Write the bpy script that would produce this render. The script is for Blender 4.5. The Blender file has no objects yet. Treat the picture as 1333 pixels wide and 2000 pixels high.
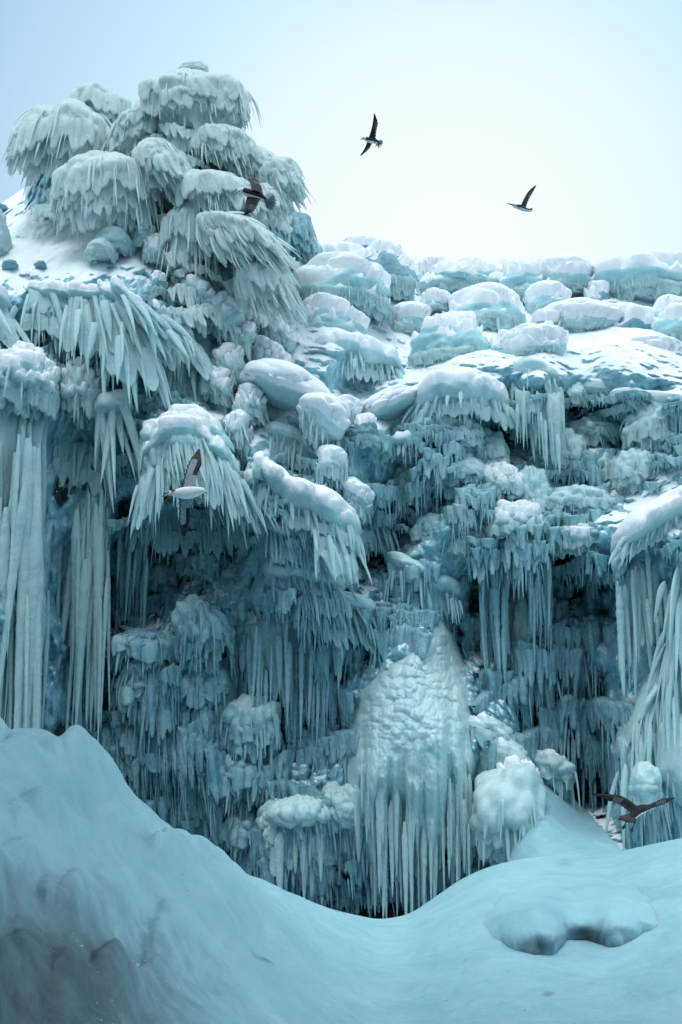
import bpy, math
import numpy as np
R = math.radians
sc = bpy.context.scene
C = sc.collection

# ------------------------------------------------------------------ camera
PITCH = R(12.0); F = 2778.0
cam = bpy.data.cameras.new("camera"); co = bpy.data.objects.new("camera", cam); C.objects.link(co)
cam.sensor_fit = 'VERTICAL'; cam.sensor_height = 36.0; cam.lens = 50.0
cam.clip_start = 0.1; cam.clip_end = 4000.0
co.location = (0, 0, 0); co.rotation_euler = (R(90) + PITCH, 0, 0)
sc.camera = co
# ------------------------------------------------------------------ light
SUN_EL = R(66.0); SUN_AZ = R(200.0)          # high sun behind the viewer, veiled by cloud
w = bpy.data.worlds.new("World"); sc.world = w; w.use_nodes = True
nt = w.node_tree; nt.nodes.clear()
out = nt.nodes.new('ShaderNodeOutputWorld'); bg = nt.nodes.new('ShaderNodeBackground')
sky = nt.nodes.new('ShaderNodeTexSky'); sky.sky_type = 'NISHITA'; sky.sun_disc = False
sky.sun_elevation = SUN_EL; sky.sun_rotation = SUN_AZ
sky.air_density = 1.0; sky.dust_density = 4.0; sky.ozone_density = 2.0; sky.altitude = 0
hsv = nt.nodes.new('ShaderNodeHueSaturation'); hsv.inputs['Saturation'].default_value = 0.75
mixw = nt.nodes.new('ShaderNodeMix'); mixw.data_type = 'RGBA'; mixw.inputs[0].default_value = 0.82
# thin cloud veil, glow low over the cliff; unseen sky brightened overhead, dimmed behind
tcw = nt.nodes.new('ShaderNodeTexCoord'); dot = nt.nodes.new('ShaderNodeVectorMath'); dot.operation = 'DOT_PRODUCT'
GLOW = (0.075, 0.925, 0.372); dot.inputs[1].default_value = GLOW
nt.links.new(tcw.outputs['Generated'], dot.inputs[0])
vr = nt.nodes.new('ShaderNodeValToRGB'); ve = vr.color_ramp.elements
while len(ve) < 7: ve.new(.5)
for el_, (p_, c_) in zip(ve, [(0.0, (2.2, 3.7, 4.5)), (.45, (3.9, 5.7, 6.6)), (.68, (16.5, 18.4, 19.0)), (.88, (8.0, 9.8, 11.0)), (0.962, (2.5, 4.4, 6.6)), (0.989, (5.5, 7.5, 9.0)), (0.9985, (8.2, 8.9, 9.3))]): el_.position = p_; el_.color = (*c_, 1)
mr = nt.nodes.new('ShaderNodeMapRange'); mr.inputs[1].default_value = -1; mr.inputs[2].default_value = 1
nt.links.new(dot.outputs['Value'], mr.inputs[0]); nt.links.new(mr.outputs[0], vr.inputs[0]); nt.links.new(vr.outputs[0], mixw.inputs[7])
nt.links.new(sky.outputs[0], hsv.inputs['Color'])
nt.links.new(hsv.outputs[0], mixw.inputs[6]); nt.links.new(mixw.outputs[2], bg.inputs[0])
bg.inputs[1].default_value = 0.10
nt.links.new(bg.outputs[0], out.inputs[0])
sl = bpy.data.lights.new("sun", 'SUN'); so = bpy.data.objects.new("sun", sl); C.objects.link(so)
sl.energy = 0.95; sl.angle = R(30); sl.color = (1.0, 0.985, 0.965)
# direction pointing from sun to scene
from mathutils import Vector
sdir = Vector((math.sin(SUN_AZ)*math.cos(SUN_EL), math.cos(SUN_AZ)*math.cos(SUN_EL), math.sin(SUN_EL)))
so.rotation_euler = (-sdir).to_track_quat('-Z', 'Y').to_euler(); so.location = (0, 60, 40)
sc.view_settings.view_transform = 'Standard'; sc.view_settings.look = 'None'
sc.view_settings.exposure = 0.42; sc.view_settings.gamma = 1.0; sc.view_settings.use_curve_mapping = False
sc.cycles.max_bounces = 6; sc.cycles.diffuse_bounces = 3; sc.cycles.glossy_bounces = 2
sc.cycles.transmission_bounces = 4; sc.cycles.use_denoising = True

# ------------------------------------------------------------------ maths
CP, SP = math.cos(PITCH), math.sin(PITCH)
def P(px, py, d):
    px = np.asarray(px, float); py = np.asarray(py, float); d = np.asarray(d, float)
    v = (1000 - py)/F; u = (px - 666.5)/F
    s = d/(CP - v*SP)
    return np.stack(np.broadcast_arrays(u*s, d, (SP + v*CP)*s), -1)
def mpp(d): return d/F                      # metres per photo pixel at distance d
def nrm(a): return a/np.maximum(np.linalg.norm(a, axis=-1, keepdims=True), 1e-9)
def smooth(a, b, x):
    t = np.clip((x - a)/(b - a), 0, 1); return t*t*(3 - 2*t)
_rp = np.random.RandomState(7).permutation(4096)
_rg = nrm(np.random.RandomState(8).normal(size=(4096, 3)))
_rv = np.random.RandomState(9).rand(4096, 3)
def hsh(i, j, k): return _rp[(_rp[(_rp[i & 4095] + j) & 4095] + k) & 4095]
def perlin(p):
    i = np.floor(p).astype(int); f = p - i; u = f*f*f*(f*(f*6 - 15) + 10)
    r = 0
    for dx in (0, 1):
        for dy in (0, 1):
            for dz in (0, 1):
                g = _rg[hsh(i[..., 0]+dx, i[..., 1]+dy, i[..., 2]+dz)]
                q = f - np.array([dx, dy, dz])
                ww = (u[..., 0] if dx else 1-u[..., 0])*(u[..., 1] if dy else 1-u[..., 1])*(u[..., 2] if dz else 1-u[..., 2])
                r = r + ww*(g*q).sum(-1)
    return r
def fbm(p, o=4, g=0.5):
    r = 0; a = 1
    for _ in range(o): r = r + a*perlin(p); p = p*2.03 + 17.3; a *= g
    return r
def billow(p, o=4, g=0.5):
    r = 0; a = 1
    for _ in range(o): r = r + a*np.abs(perlin(p))*2; p = p*2.03 + 11.1; a *= g
    return r
def worley(p, jit=0.85):
    i = np.floor(p).astype(int); best = np.full(p.shape[:-1], 9.0); second = best.copy()
    for dx in (-1, 0, 1):
        for dy in (-1, 0, 1):
            for dz in (-1, 0, 1):
                a, b, c = i[..., 0]+dx, i[..., 1]+dy, i[..., 2]+dz
                o = _rv[hsh(a, b, c)]*jit + (1-jit)/2
                d = ((np.stack([a, b, c], -1) + o - p)**2).sum(-1)
                second = np.minimum(second, np.maximum(best, d)); best = np.minimum(best, d)
    return np.sqrt(best), np.sqrt(second)
def bulb(p):                                  # rounded nodules, 0 in the creases .. 1 on top
    a, b = worley(p); return np.clip(1 - a*a*1.3, 0, 1)

# ------------------------------------------------------------------ materials
def mat(name): 
    m = bpy.data.materials.new(name); m.use_nodes = True; t = m.node_tree; t.nodes.clear(); return m, t
def N(t, ty, **kw):
    n = t.nodes.new(ty)
    for k, v in kw.items(): setattr(n, k, v)
    return n
def ramp(t, src, stops):
    r = N(t, 'ShaderNodeValToRGB'); e = r.color_ramp.elements
    while len(e) < len(stops): e.new(0.5)
    for el, (p_, c_) in zip(e, stops): el.position = p_; el.color = (*c_, 1)
    t.links.new(src, r.inputs[0]); return r.outputs[0]
def noise(t, vec, scale, det=4, rough=0.55):
    n = N(t, 'ShaderNodeTexNoise'); n.inputs['Scale'].default_value = scale; n.inputs['Detail'].default_value = det
    n.inputs['Roughness'].default_value = rough; t.links.new(vec, n.inputs['Vector']); return n.outputs[0]
def math_(t, op, a, b=None, c=None):
    n = N(t, 'ShaderNodeMath', operation=op)
    for k, x in enumerate((a, b, c)):
        if x is None: continue
        if isinstance(x, (int, float)): n.inputs[k].default_value = x
        else: t.links.new(x, n.inputs[k])
    return n.outputs[0]
def mixc(t, f, a, b):
    n = N(t, 'ShaderNodeMix', data_type='RGBA')
    if isinstance(f, (int, float)): n.inputs[0].default_value = f
    else: t.links.new(f, n.inputs[0])
    for k, x in ((6, a), (7, b)):
        if isinstance(x, tuple): n.inputs[k].default_value = (*x, 1)
        else: t.links.new(x, n.inputs[k])
    return n.outputs[2]
SNOW_C = (0.86, 0.925, 0.975)
def ice_mat(name, ca, cb, sss=0.0, snow=None, rock=False, trans=0.25, rough=0.32, bump=0.35, grain=14.0, snow_noise=0.5, stretch=1.0):
    m, t = mat(name)
    geo = N(t, 'ShaderNodeNewGeometry'); pos = geo.outputs['Position']
    mp = N(t, 'ShaderNodeMapping'); mp.inputs['Scale'].default_value = (1, 1, stretch); t.links.new(pos, mp.inputs[0])
    n1 = noise(t, mp.outputs[0], 1.1, 5, .6); n2 = noise(t, mp.outputs[0], grain, 6, .62)
    f = math_(t, 'ADD', math_(t, 'MULTIPLY', n1, .65), math_(t, 'MULTIPLY', n2, .35))
    col = ramp(t, f, [(0.36, cb), (0.62, ca)])
    ro = ramp(t, n2, [(0.3, (rough-.1,)*3), (0.75, (rough+.25,)*3)])
    sfac = None
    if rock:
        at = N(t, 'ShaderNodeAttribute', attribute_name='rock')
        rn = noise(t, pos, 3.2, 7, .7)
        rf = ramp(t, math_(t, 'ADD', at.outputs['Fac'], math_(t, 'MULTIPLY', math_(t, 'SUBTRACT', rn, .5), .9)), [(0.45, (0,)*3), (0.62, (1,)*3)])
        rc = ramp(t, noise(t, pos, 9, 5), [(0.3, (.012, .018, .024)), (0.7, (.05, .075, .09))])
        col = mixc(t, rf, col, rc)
    if snow is not None:
        sx = N(t, 'ShaderNodeSeparateXYZ'); t.links.new(geo.outputs['Normal'], sx.inputs[0])
        sn = noise(t, pos, 2.6, 7, .62)
        s0 = math_(t, 'ADD', sx.outputs[2], math_(t, 'MULTIPLY', math_(t, 'SUBTRACT', sn, .5), snow_noise*2))
        if rock:
            a2 = N(t, 'ShaderNodeAttribute', attribute_name='snowy'); s0 = math_(t, 'ADD', s0, a2.outputs['Fac'])
        sfac = ramp(t, s0, [(snow, (0,)*3), (min(snow + .09, 1), (1,)*3)])
        col = mixc(t, sfac, col, SNOW_C)
    b1 = N(t, 'ShaderNodeBump'); b1.inputs['Strength'].default_value = bump; b1.inputs['Distance'].default_value = .04
    t.links.new(n2, b1.inputs['Height'])
    pr = N(t, 'ShaderNodeBsdfPrincipled'); t.links.new(col, pr.inputs['Base Color']); t.links.new(b1.outputs[0], pr.inputs['Normal'])
    if sfac is not None:
        rr = N(t, 'ShaderNodeMix', data_type='RGBA'); t.links.new(sfac, rr.inputs[0]); t.links.new(ro, rr.inputs[6]); rr.inputs[7].default_value = (.8,)*3 + (1,)
        ro = rr.outputs[2]
    t.links.new(ro, pr.inputs['Roughness']); pr.inputs['IOR'].default_value = 1.31
    if sss > 0:
        pr.inputs['Subsurface Weight'].default_value = 1.0; pr.inputs['Subsurface Scale'].default_value = sss
        pr.inputs['Subsurface Radius'].default_value = (.97, 1.0, 1.0)
    sh = pr.outputs[0]
    if trans > 0:
        tr = N(t, 'ShaderNodeBsdfTranslucent'); t.links.new(col, tr.inputs[0]); t.links.new(b1.outputs[0], tr.inputs[1])
        mx = N(t, 'ShaderNodeMixShader'); mx.inputs[0].default_value = trans
        t.links.new(sh, mx.inputs[1]); t.links.new(tr.outputs[0], mx.inputs[2]); sh = mx.outputs[0]
    o = N(t, 'ShaderNodeOutputMaterial'); t.links.new(sh, o.inputs[0]); return m
M = {}
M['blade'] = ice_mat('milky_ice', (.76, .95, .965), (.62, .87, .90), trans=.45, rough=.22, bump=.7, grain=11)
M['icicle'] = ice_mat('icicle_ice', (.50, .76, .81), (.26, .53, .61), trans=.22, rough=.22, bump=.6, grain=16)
M['crust'] = ice_mat('crust_ice', (.38, .63, .70), (.12, .33, .42), trans=.15, rough=.25, bump=.6, grain=14)  # dark: shade of the recessed lower cliff is put into this colour
M['body'] = ice_mat('frosted_ice', (.68, .89, .91), (.42, .72, .78), snow=.86, trans=.12, rough=.32, bump=.5)
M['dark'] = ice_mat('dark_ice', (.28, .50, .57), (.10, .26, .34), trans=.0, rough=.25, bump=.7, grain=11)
M['glaze'] = ice_mat('dark_glaze_ice', (.20, .28, .30), (.08, .12, .14), trans=.0, rough=.28, bump=.3, grain=6)
M['boulder'] = ice_mat('boulder_ice', (.48, .75, .80), (.28, .55, .62), trans=.0, rough=.28, bump=.5, grain=8)
M['tower'] = ice_mat('pale_milky_ice', (.88, .97, .97), (.74, .92, .935), trans=.38, rough=.24, bump=.5, grain=11)
M['bank'] = ice_mat('bank_ice', (.42, .57, .60), (.24, .37, .41), trans=.0, rough=.3, bump=.4, grain=9)
M['cliff'] = ice_mat('cliff_ice', (.40, .68, .75), (.12, .33, .43), snow=.70, rock=True, trans=0, rough=.35, bump=.8, grain=7, snow_noise=.35)
M['node'] = ice_mat('nodular_ice', (.74, .93, .94), (.54, .82, .86), trans=.22, rough=.26, bump=.35)
M['snow'] = ice_mat('snow', SNOW_C, (.80, .86, .92), trans=0, rough=.75, bump=.35, grain=22)
def simple(name, c, rough=.6, var=.25, sc_=30):
    m, t = mat(name); tc = N(t, 'ShaderNodeTexCoord')
    n = noise(t, tc.outputs['Object'], sc_, 4)
    col = ramp(t, n, [(0.3, tuple(x*(1-var) for x in c)), (0.7, tuple(min(1, x*(1+var)) for x in c))])
    pr = N(t, 'ShaderNodeBsdfPrincipled'); t.links.new(col, pr.inputs['Base Color']); pr.inputs['Roughness'].default_value = rough; pr.inputs['Specular IOR Level'].default_value = .25
    o = N(t, 'ShaderNodeOutputMaterial'); t.links.new(pr.outputs[0], o.inputs[0]); return m

# ------------------------------------------------------------------ meshes
class MB:
    def __init__(s): s.v = []; s.q = []; s.n = 0; s.mi = []
    def add(s, v, q, mi=0):
        v = np.asarray(v).reshape(-1, 3); q = np.asarray(q).reshape(-1, 4)
        s.v.append(v); s.q.append(q + s.n); s.mi.append(np.full(len(q), mi)); s.n += len(v)
def build(name, mb, m, parent=None, attr=None, loc=None):
    v = np.concatenate(mb.v); q = np.concatenate(mb.q); mi = np.concatenate(mb.mi)
    if loc is not None: v = v - np.asarray(loc)
    tri = q[:, 2] == q[:, 3]
    nl = np.where(tri, 3, 4); st = np.concatenate([[0], np.cumsum(nl)[:-1]])
    keep = np.ones(q.shape, bool); keep[:, 3] = ~tri
    me = bpy.data.meshes.new(name); me.vertices.add(len(v)); me.vertices.foreach_set('co', v.ravel())
    me.loops.add(int(nl.sum())); me.loops.foreach_set('vertex_index', q[keep].astype(np.int32))
    me.polygons.add(len(q)); me.polygons.foreach_set('loop_start', st.astype(np.int32))
    ms = m if isinstance(m, (list, tuple)) else [m]
    for x in ms: me.materials.append(x)
    me.polygons.foreach_set('material_index', mi.astype(np.int32))
    me.polygons.foreach_set('use_smooth', np.ones(len(q), bool))
    me.update(calc_edges=True)
    if attr:
        for k, a in attr.items():
            at = me.attributes.new(k, 'FLOAT', 'POINT'); at.data.foreach_set('value', a.astype(np.float32))
    o = bpy.data.objects.new(name, me); C.objects.link(o)
    if parent is not None: o.parent = parent
    elif loc is not None: o.location = tuple(loc)
    return o
def empty(name, loc, label, cat, group=None):
    o = bpy.data.objects.new(name, None); C.objects.link(o); o.location = tuple(float(x) for x in loc); o.empty_display_size = .3
    o['label'] = label; o['category'] = cat
    if group: o['group'] = group
    return o
def grid_q(nu, nv, wrap=False):
    i = np.arange(nu - (0 if wrap else 1)); j = np.arange(nv - 1)
    I, J = np.meshgrid(i, j, indexing='ij'); I2 = (I + 1) % nu
    return np.stack([I*nv + J, I2*nv + J, I2*nv + J + 1, I*nv + J + 1], -1).reshape(-1, 4)
_sph = {}
def sphere(nu=56, nv=32):
    if (nu, nv) not in _sph:
        a = np.linspace(0, 2*np.pi, nu, endpoint=False); b = np.linspace(-np.pi/2, np.pi/2, nv)
        A, B = np.meshgrid(a, b, indexing='ij')
        v = np.stack([np.cos(A)*np.cos(B), np.sin(A)*np.cos(B), np.sin(B)], -1)
        _sph[(nu, nv)] = (v, grid_q(nu, nv, True))
    return _sph[(nu, nv)]
def grid_norm(v, wrap=True):
    if wrap: du = np.roll(v, -1, 0) - np.roll(v, 1, 0)
    else: du = np.gradient(v, axis=0)
    dv = np.gradient(v, axis=1); return nrm(np.cross(du, dv))
def spines(mb, root, d0, side, L, w, th, grav, prof='blade', K=8, S=6, wob=.12, rs=None, knob=0.0, pts=None):
    """tapered curved ice blades / icicles, all at once"""
    n = len(side); rs = rs or np.random.RandomState(1)
    L = np.broadcast_to(L, n).astype(float); w = np.broadcast_to(w, n).astype(float); th = np.broadcast_to(th, n).astype(float)
    grav = np.broadcast_to(grav, n).astype(float)
    if pts is None:
        d = nrm(d0); p = root.copy(); pts = [p]; ds = [d]
        for k in range(1, K):
            d = nrm(d + grav[:, None]*np.array([0, 0, -1.])/(K-1) + rs.normal(size=(n, 3))*wob/(K-1)*1.5)
            p = p + d*(L/(K-1))[:, None]; pts.append(p); ds.append(d)
        pts = np.stack(pts, 1); ds = np.stack(ds, 1)
    else: ds = nrm(np.gradient(pts, axis=1))
    a = nrm(side[:, None] - (side[:, None]*ds).sum(-1, keepdims=True)*ds); b = np.cross(ds, a)
    t = np.linspace(0, 1, K)
    if prof == 'blade': r = (.9 + .45*t - 1.05*t**2)*np.clip(1 - t**3.2, 0, 1)**.6; r[-1] = .03
    elif prof == 'spike': r = (.5 + .9*t - .75*t**2 )*np.clip(1 - t**3, 0, 1)**.8*1.25; r[-1] = .02
    elif prof == 'finger': r = np.minimum(1, .4 + t/.2)*(1 - .5*t)*np.sqrt(np.clip(1 - t**7, 0, 1)); r[-1] = .1
    elif prof == 'plate': r = (.75 + .6*t)*np.sqrt(np.clip(1 - t**3.5, 0, 1)); r[-1] = .05
    else: r = (np.clip((1 - t), 0, 1)**.72*.97 + .03)*np.minimum(1, .3 + .7*(t/.2)**.8)
    r = r[None, :]*(1 + knob*rs.normal(size=(n, K)))
    an = np.linspace(0, 2*np.pi, S, endpoint=False)
    ca = np.cos(an)[None, None, :, None]; sa = np.sin(an)[None, None, :, None]
    v = pts[:, :, None] + a[:, :, None]*ca*(r*w[:, None])[:, :, None, None] + b[:, :, None]*sa*(r*th[:, None])[:, :, None, None]
    i, j = np.meshgrid(np.arange(K-1), np.arange(S), indexing='ij'); j2 = (j + 1) % S
    q = np.stack([i*S + j, i*S + j2, (i+1)*S + j2, (i+1)*S + j], -1).reshape(-1, 4)
    q = (q[None] + (np.arange(n)*K*S)[:, None, None]).reshape(-1, 4)
    mb.add(v.reshape(-1, 3), q)

# ------------------------------------------------------------------ cliff sheet
ctrl = np.array([float(x) for x in """
-600 450 28  0 420 29  130 330 28.5  200 300 28  380 180 27.6  380 300 27.5  300 400 27.5  450 350 27.8  540 380 28.5  430 480 27.6  520 520 28.2  590 480 30.5
0 450 28.5  150 450 28  0 540 26.2  150 550 26  260 560 26  330 600 26.2  0 640 26.6  150 640 26.8  300 700 26.8  0 720 26  60 760 25.6  60 900 25.5  60 1200 25.6  60 1450 25.8
150 900 27.2  140 1200 27.5  200 1000 26.9  200 1400 27.5  -600 800 25.5  -600 1400 25.5  -600 1900 25.5
370 820 25.9  300 900 26  450 900 26.1  330 1060 28.8  280 1200 28.6  420 1100 28.4  450 1000 27.8
350 560 27  450 640 27.3  500 620 28.2  430 760 26.8  550 700 27.9  600 650 29  400 700 26.8
480 720 27.2  560 750 27  600 800 26.2  640 850 25.9  520 800 26.6  560 850 26.6  580 900 27
520 880 25.8  560 960 25.5  660 1010 25.4  510 950 25.7  600 1080 26  560 1150 26.3  660 1150 26.3  700 1250 27  560 1350 27.8  480 1250 27.6  620 1450 27.3
390 1200 27  390 1300 27.2  280 1260 27.2  300 1400 27.4  400 1450 27.2  500 1400 27.1  520 1480 27  300 1600 27.6  450 1650 27.6  350 1900 27.6
620 500 33  750 520 33.5  900 545 34.5  1050 550 34.5  1250 540 34  1333 540 34  1900 540 34  660 600 30.5  800 640 31  900 640 31  1000 660 30.5  1100 640 31  1250 650 30.5  1333 680 30  1900 680 30
850 700 29.6  700 660 29.4  950 720 28.5  1050 740 27.6  1200 740 27.8  1333 750 27.6  1900 750 27.6  1050 700 28.8
670 710 28.2  680 760 28.8  720 780 28.3  750 800 27.4  800 780 27.6  720 820 26.8
890 760 27  850 860 27.4  900 860 27.2  980 850 29.4  940 830 28.8  1050 800 28.8  1150 790 29.3  1100 860 28.8  1200 850 28.8  1280 830 27.8  1000 900 28.4  1100 950 28.2  1200 950 28
900 950 27  1000 1000 27  960 1050 26.9  850 950 27.6  800 980 27.6  760 900 27  850 1050 27.2  1080 1050 27.1  1150 1050 26.8  1250 1020 25.9  1333 960 25.8  1333 1040 25.1  1230 1050 25.5
740 1080 28.6  700 1040 27.6  780 1100 26.9  820 1180 26.9  900 1150 27.6  920 1250 28.4  980 1150 28.2  1040 1250 27.9  1130 1130 28.9  1180 1200 28.4  1150 1400 28.9  1180 1550 29.6  1220 1200 27.5
1300 1100 25.9  1300 1250 25.8  1250 1400 25.8  1220 1550 25.9  1333 1400 26.2  1300 1600 25.8  1900 1200 25.4  1900 1600 25.4  1900 1900 25.4
850 1230 26.6  800 1290 26.0  720 1330 26.2  860 1400 25.7  780 1420 25.6  900 1520 25.8  700 1480 26.1  800 1550 25.8  640 1600 26.2  590 1590 26.1  780 1700 27  700 1720 26.9  600 1700 26.6  850 1680 26.8  740 1790 28.2
960 1450 26  1000 1550 25.5  950 1630 25.6  1080 1580 25.6  1150 1640 25.4  1000 1900 25.6  700 1900 27.5
""".split()]).reshape(-1, 3)
_cx = ctrl[:, :2]/100.
def _ker(a, b): return np.sqrt(((a[:, None] - b[None])**2).sum(-1) + .12)
_A = _ker(_cx, _cx); _n = len(_cx)
_A = np.block([[_A + np.eye(_n)*-.02, np.ones((_n, 1))], [np.ones((1, _n)), np.zeros((1, 1))]])
_W = np.linalg.solve(_A, np.append(ctrl[:, 2], 0))
SIL = np.array([(-900, 470), (-300, 440), (0, 400), (50, 365), (80, 300), (130, 235), (190, 235), (250, 262), (285, 215), (310, 180), (380, 165), (440, 185), (470, 240), (500, 300), (545, 345), (572, 415), (605, 472),
  (640, 480), (740, 489), (800, 502), (860, 515), (950, 527), (1040, 529), (1150, 528), (1240, 521), (1333, 526), (1700, 520), (2300, 530)], float)
def sil(px): return np.interp(px, SIL[:, 0], SIL[:, 1])
_GX = np.linspace(-900, 2300, 321); _GY = np.linspace(100, 1950, 186)
_G = np.empty((len(_GX), len(_GY)))
for i_, x_ in enumerate(_GX):
    q_ = np.stack([np.full(len(_GY), x_), _GY], -1)/100.
    _G[i_] = _ker(q_, _cx) @ _W[:-1] + _W[-1]
def base_depth(px, py):
    px = np.asarray(px, float); py = np.asarray(py, float)
    fx = np.clip((px + 900)/10, 0, 319.999); fy = np.clip((py - 100)/10, 0, 184.999)
    i = fx.astype(int); j = fy.astype(int); fx = fx - i; fy = fy - j
    d = (_G[i, j]*(1-fx) + _G[i+1, j]*fx)*(1-fy) + (_G[i, j+1]*(1-fx) + _G[i+1, j+1]*fx)*fy
    tower = 1 - smooth(590, 640, px)
    e = np.clip((py - sil(px))/70., 0, 1)
    return d + tower*2.6*(1 - np.sqrt(np.clip(1 - (1 - e)**2, 0, 1)))
def gauss(px, py, L):
    r = 0
    for x, y, a, b, s in L: r = np.maximum(r, s*np.exp(-(((px-x)/a)**2 + ((py-y)/b)**2)))
    return r
ROCK_SHADE = [(290, 1040, 45, 60, 1), (250, 1010, 30, 60, .9), (120, 960, 25, 60, .8), (740, 1075, 50, 50, .95), (700, 1040, 40, 40, .7), (985, 850, 45, 40, .95), (1130, 790, 60, 25, .8), (1110, 1110, 40, 50, .8), (1180, 840, 50, 30, .4),  # bare rock spots, plus cave and recess darkness painted in rock colour
  (1140, 1600, 45, 60, 1), (1120, 1480, 60, 70, .6), (1165, 1350, 35, 90, .7), (740, 1790, 110, 35, 1.1), (600, 1770, 90, 40, .8), (320, 1590, 60, 60, .8), (230, 1450, 30, 50, .8), (120, 1440, 25, 60, .8), (60, 1460, 25, 25, .8),
  (440, 1640, 60, 50, .7), (550, 1290, 60, 70, .7), (600, 1200, 40, 40, .8), (930, 1180, 35, 60, .7), (1290, 1160, 12, 14, 1), (500, 1130, 40, 60, .4), (380, 1090, 70, 60, .55), (300, 1180, 40, 70, .6), (420, 800, 25, 50, .5), (850, 1010, 40, 40, .5),
  (1200, 860, 20, 20, .6), (440, 840, 30, 30, .6), (700, 925, 20, 30, .5), (780, 1010, 25, 30, .5), (500, 1600, 60, 60, .6), (240, 1210, 25, 60, .6), (830, 1720, 60, 40, .7), (1240, 760, 20, 12, .6), (760, 610, 30, 10, .7), (580, 600, 18, 25, .4), (660, 492, 50, 8, .9),
  (1170, 562, 10, 10, .9), (750, 675, 30, 15, .5)]
SMOOTHB = [(100, 470, 260, 90, 1), (560, 770, 110, 90, 1), (950, 640, 640, 125, 1), (1200, 700, 300, 60, .9), (1040, 1620, 50, 50, .8), (760, 800, 80, 50, .8), (1300, 980, 80, 60, .9)]
HUMP = [(665, 590, 95, .9), (668, 525, 60, .7), (758, 560, 60, .7), (642, 655, 70, .6), (905, 570, 85, .8), (1025, 585, 70, .8), (1105, 570, 65, .7), (945, 640, 85, .9), (880, 705, 80, .8), (850, 605, 40, .5), (1225, 670, 65, .8), (1268, 580, 110, .9), (1318, 665, 70, .8),
  (1066, 676, 40, .5), (1130, 650, 80, .5), (1185, 570, 50, .5), (1040, 700, 70, .5), (1270, 712, 60, .5), (985, 700, 40, .4), (800, 645, 50, .5)]
def detail(px, py, X):
    """relief of the ice skin, metres towards the viewer"""
    sm = np.maximum(gauss(px, py, SMOOTHB), gauss(px, py, [(1090, 1610, 100, 90, 1)]))
    low = smooth(1000, 1250, py)
    big = billow(X*np.array([.9, .9, .75]), 4, .5)
    nod = bulb(X*np.array([2.6, 2.6, 2.0]) + 3.1*fbm(X*.6, 2)[..., None]*.4)
    nod2 = bulb(X*np.array([6., 6., 4.6]))
    flute = bulb(np.stack([X[..., 0]*5.5 + .6*fbm(X*1.1, 2), X[..., 1]*.0, X[..., 2]*.8], -1))
    d = .55*big + .22*nod*(1-.3*low) + .07*nod2
    d = .55*big*(1 - .7*sm) + (d - .55*big)*(1 - .97*sm) + flute*(.12 + .22*low)*(1 - sm)*(1 - smooth(.55, 1, gauss(px, py, [(800, 1400, 180, 170, 1)])))
    d = d + gauss(px, py, [(790, 1420, 150, 190, 1)])*(.16*bulb(X*3.3) + .07*bulb(X*7.5))
    for x_, y_, a_, s_ in HUMP: d = d + s_*np.exp(-((px - x_)/a_)**2 - ((py - y_ - 8)/(a_*.8))**2)
    return d + .02*fbm(X*9, 3)
nu, nv = 760, 860
gx = np.concatenate([np.linspace(-900, -60, 60)[:-1], np.linspace(-60, 1400, nu-119), np.linspace(1400, 2300, 61)[1:]]); nu = len(gx)
tt = np.linspace(0, 1, nv)
PX = np.repeat(gx[:, None], nv, 1); S0 = sil(gx)[:, None]; PY = S0 + (1930 - S0)*tt[None]
D = base_depth(PX, PY); X0 = P(PX, PY, D)
dd = detail(PX, PY, X0)
fade = smooth(0, 26, PY - S0)*.85 + .15
V = P(PX, PY, D - dd*fade + .25)
V[:, :, 2] += 0.0
rk = gauss(PX, PY, ROCK_SHADE)
rec = smooth(1.0, -.4, D*0 + (dd - .55)*3)*smooth(950, 1120, PY)*(.55 + .25*fbm(X0*.9, 3))*smooth(60, 160, PX)*(1 - smooth(1190, 1230, PX))  # low relief of the lower cliff painted dark, like shade between the ice
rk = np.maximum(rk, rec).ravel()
mb = MB(); mb.add(V, grid_q(nu, nv))
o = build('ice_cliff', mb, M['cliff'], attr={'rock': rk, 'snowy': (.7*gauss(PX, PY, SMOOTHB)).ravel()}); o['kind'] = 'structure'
def surf_depth(px, py):
    d = base_depth(px, py); return d
# snow plateau beyond the brow
mb = MB(); bx = np.linspace(560, 2300, 80); by = np.linspace(0, 1, 30)
BX, BY = np.meshgrid(bx, by, indexing='ij'); sp = P(BX, sil(BX) + 6, 34.6)
q = sp.copy(); q[..., 1] += BY*160; q[..., 0] += BY*(sp[..., 0]*.2); q[..., 2] += -.12 - BY*6 + .25*fbm(q*.35, 3)*BY
mb.add(q, grid_q(80, 30)); o = build('snow_plateau', mb, M['snow']); o['kind'] = 'structure'

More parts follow.
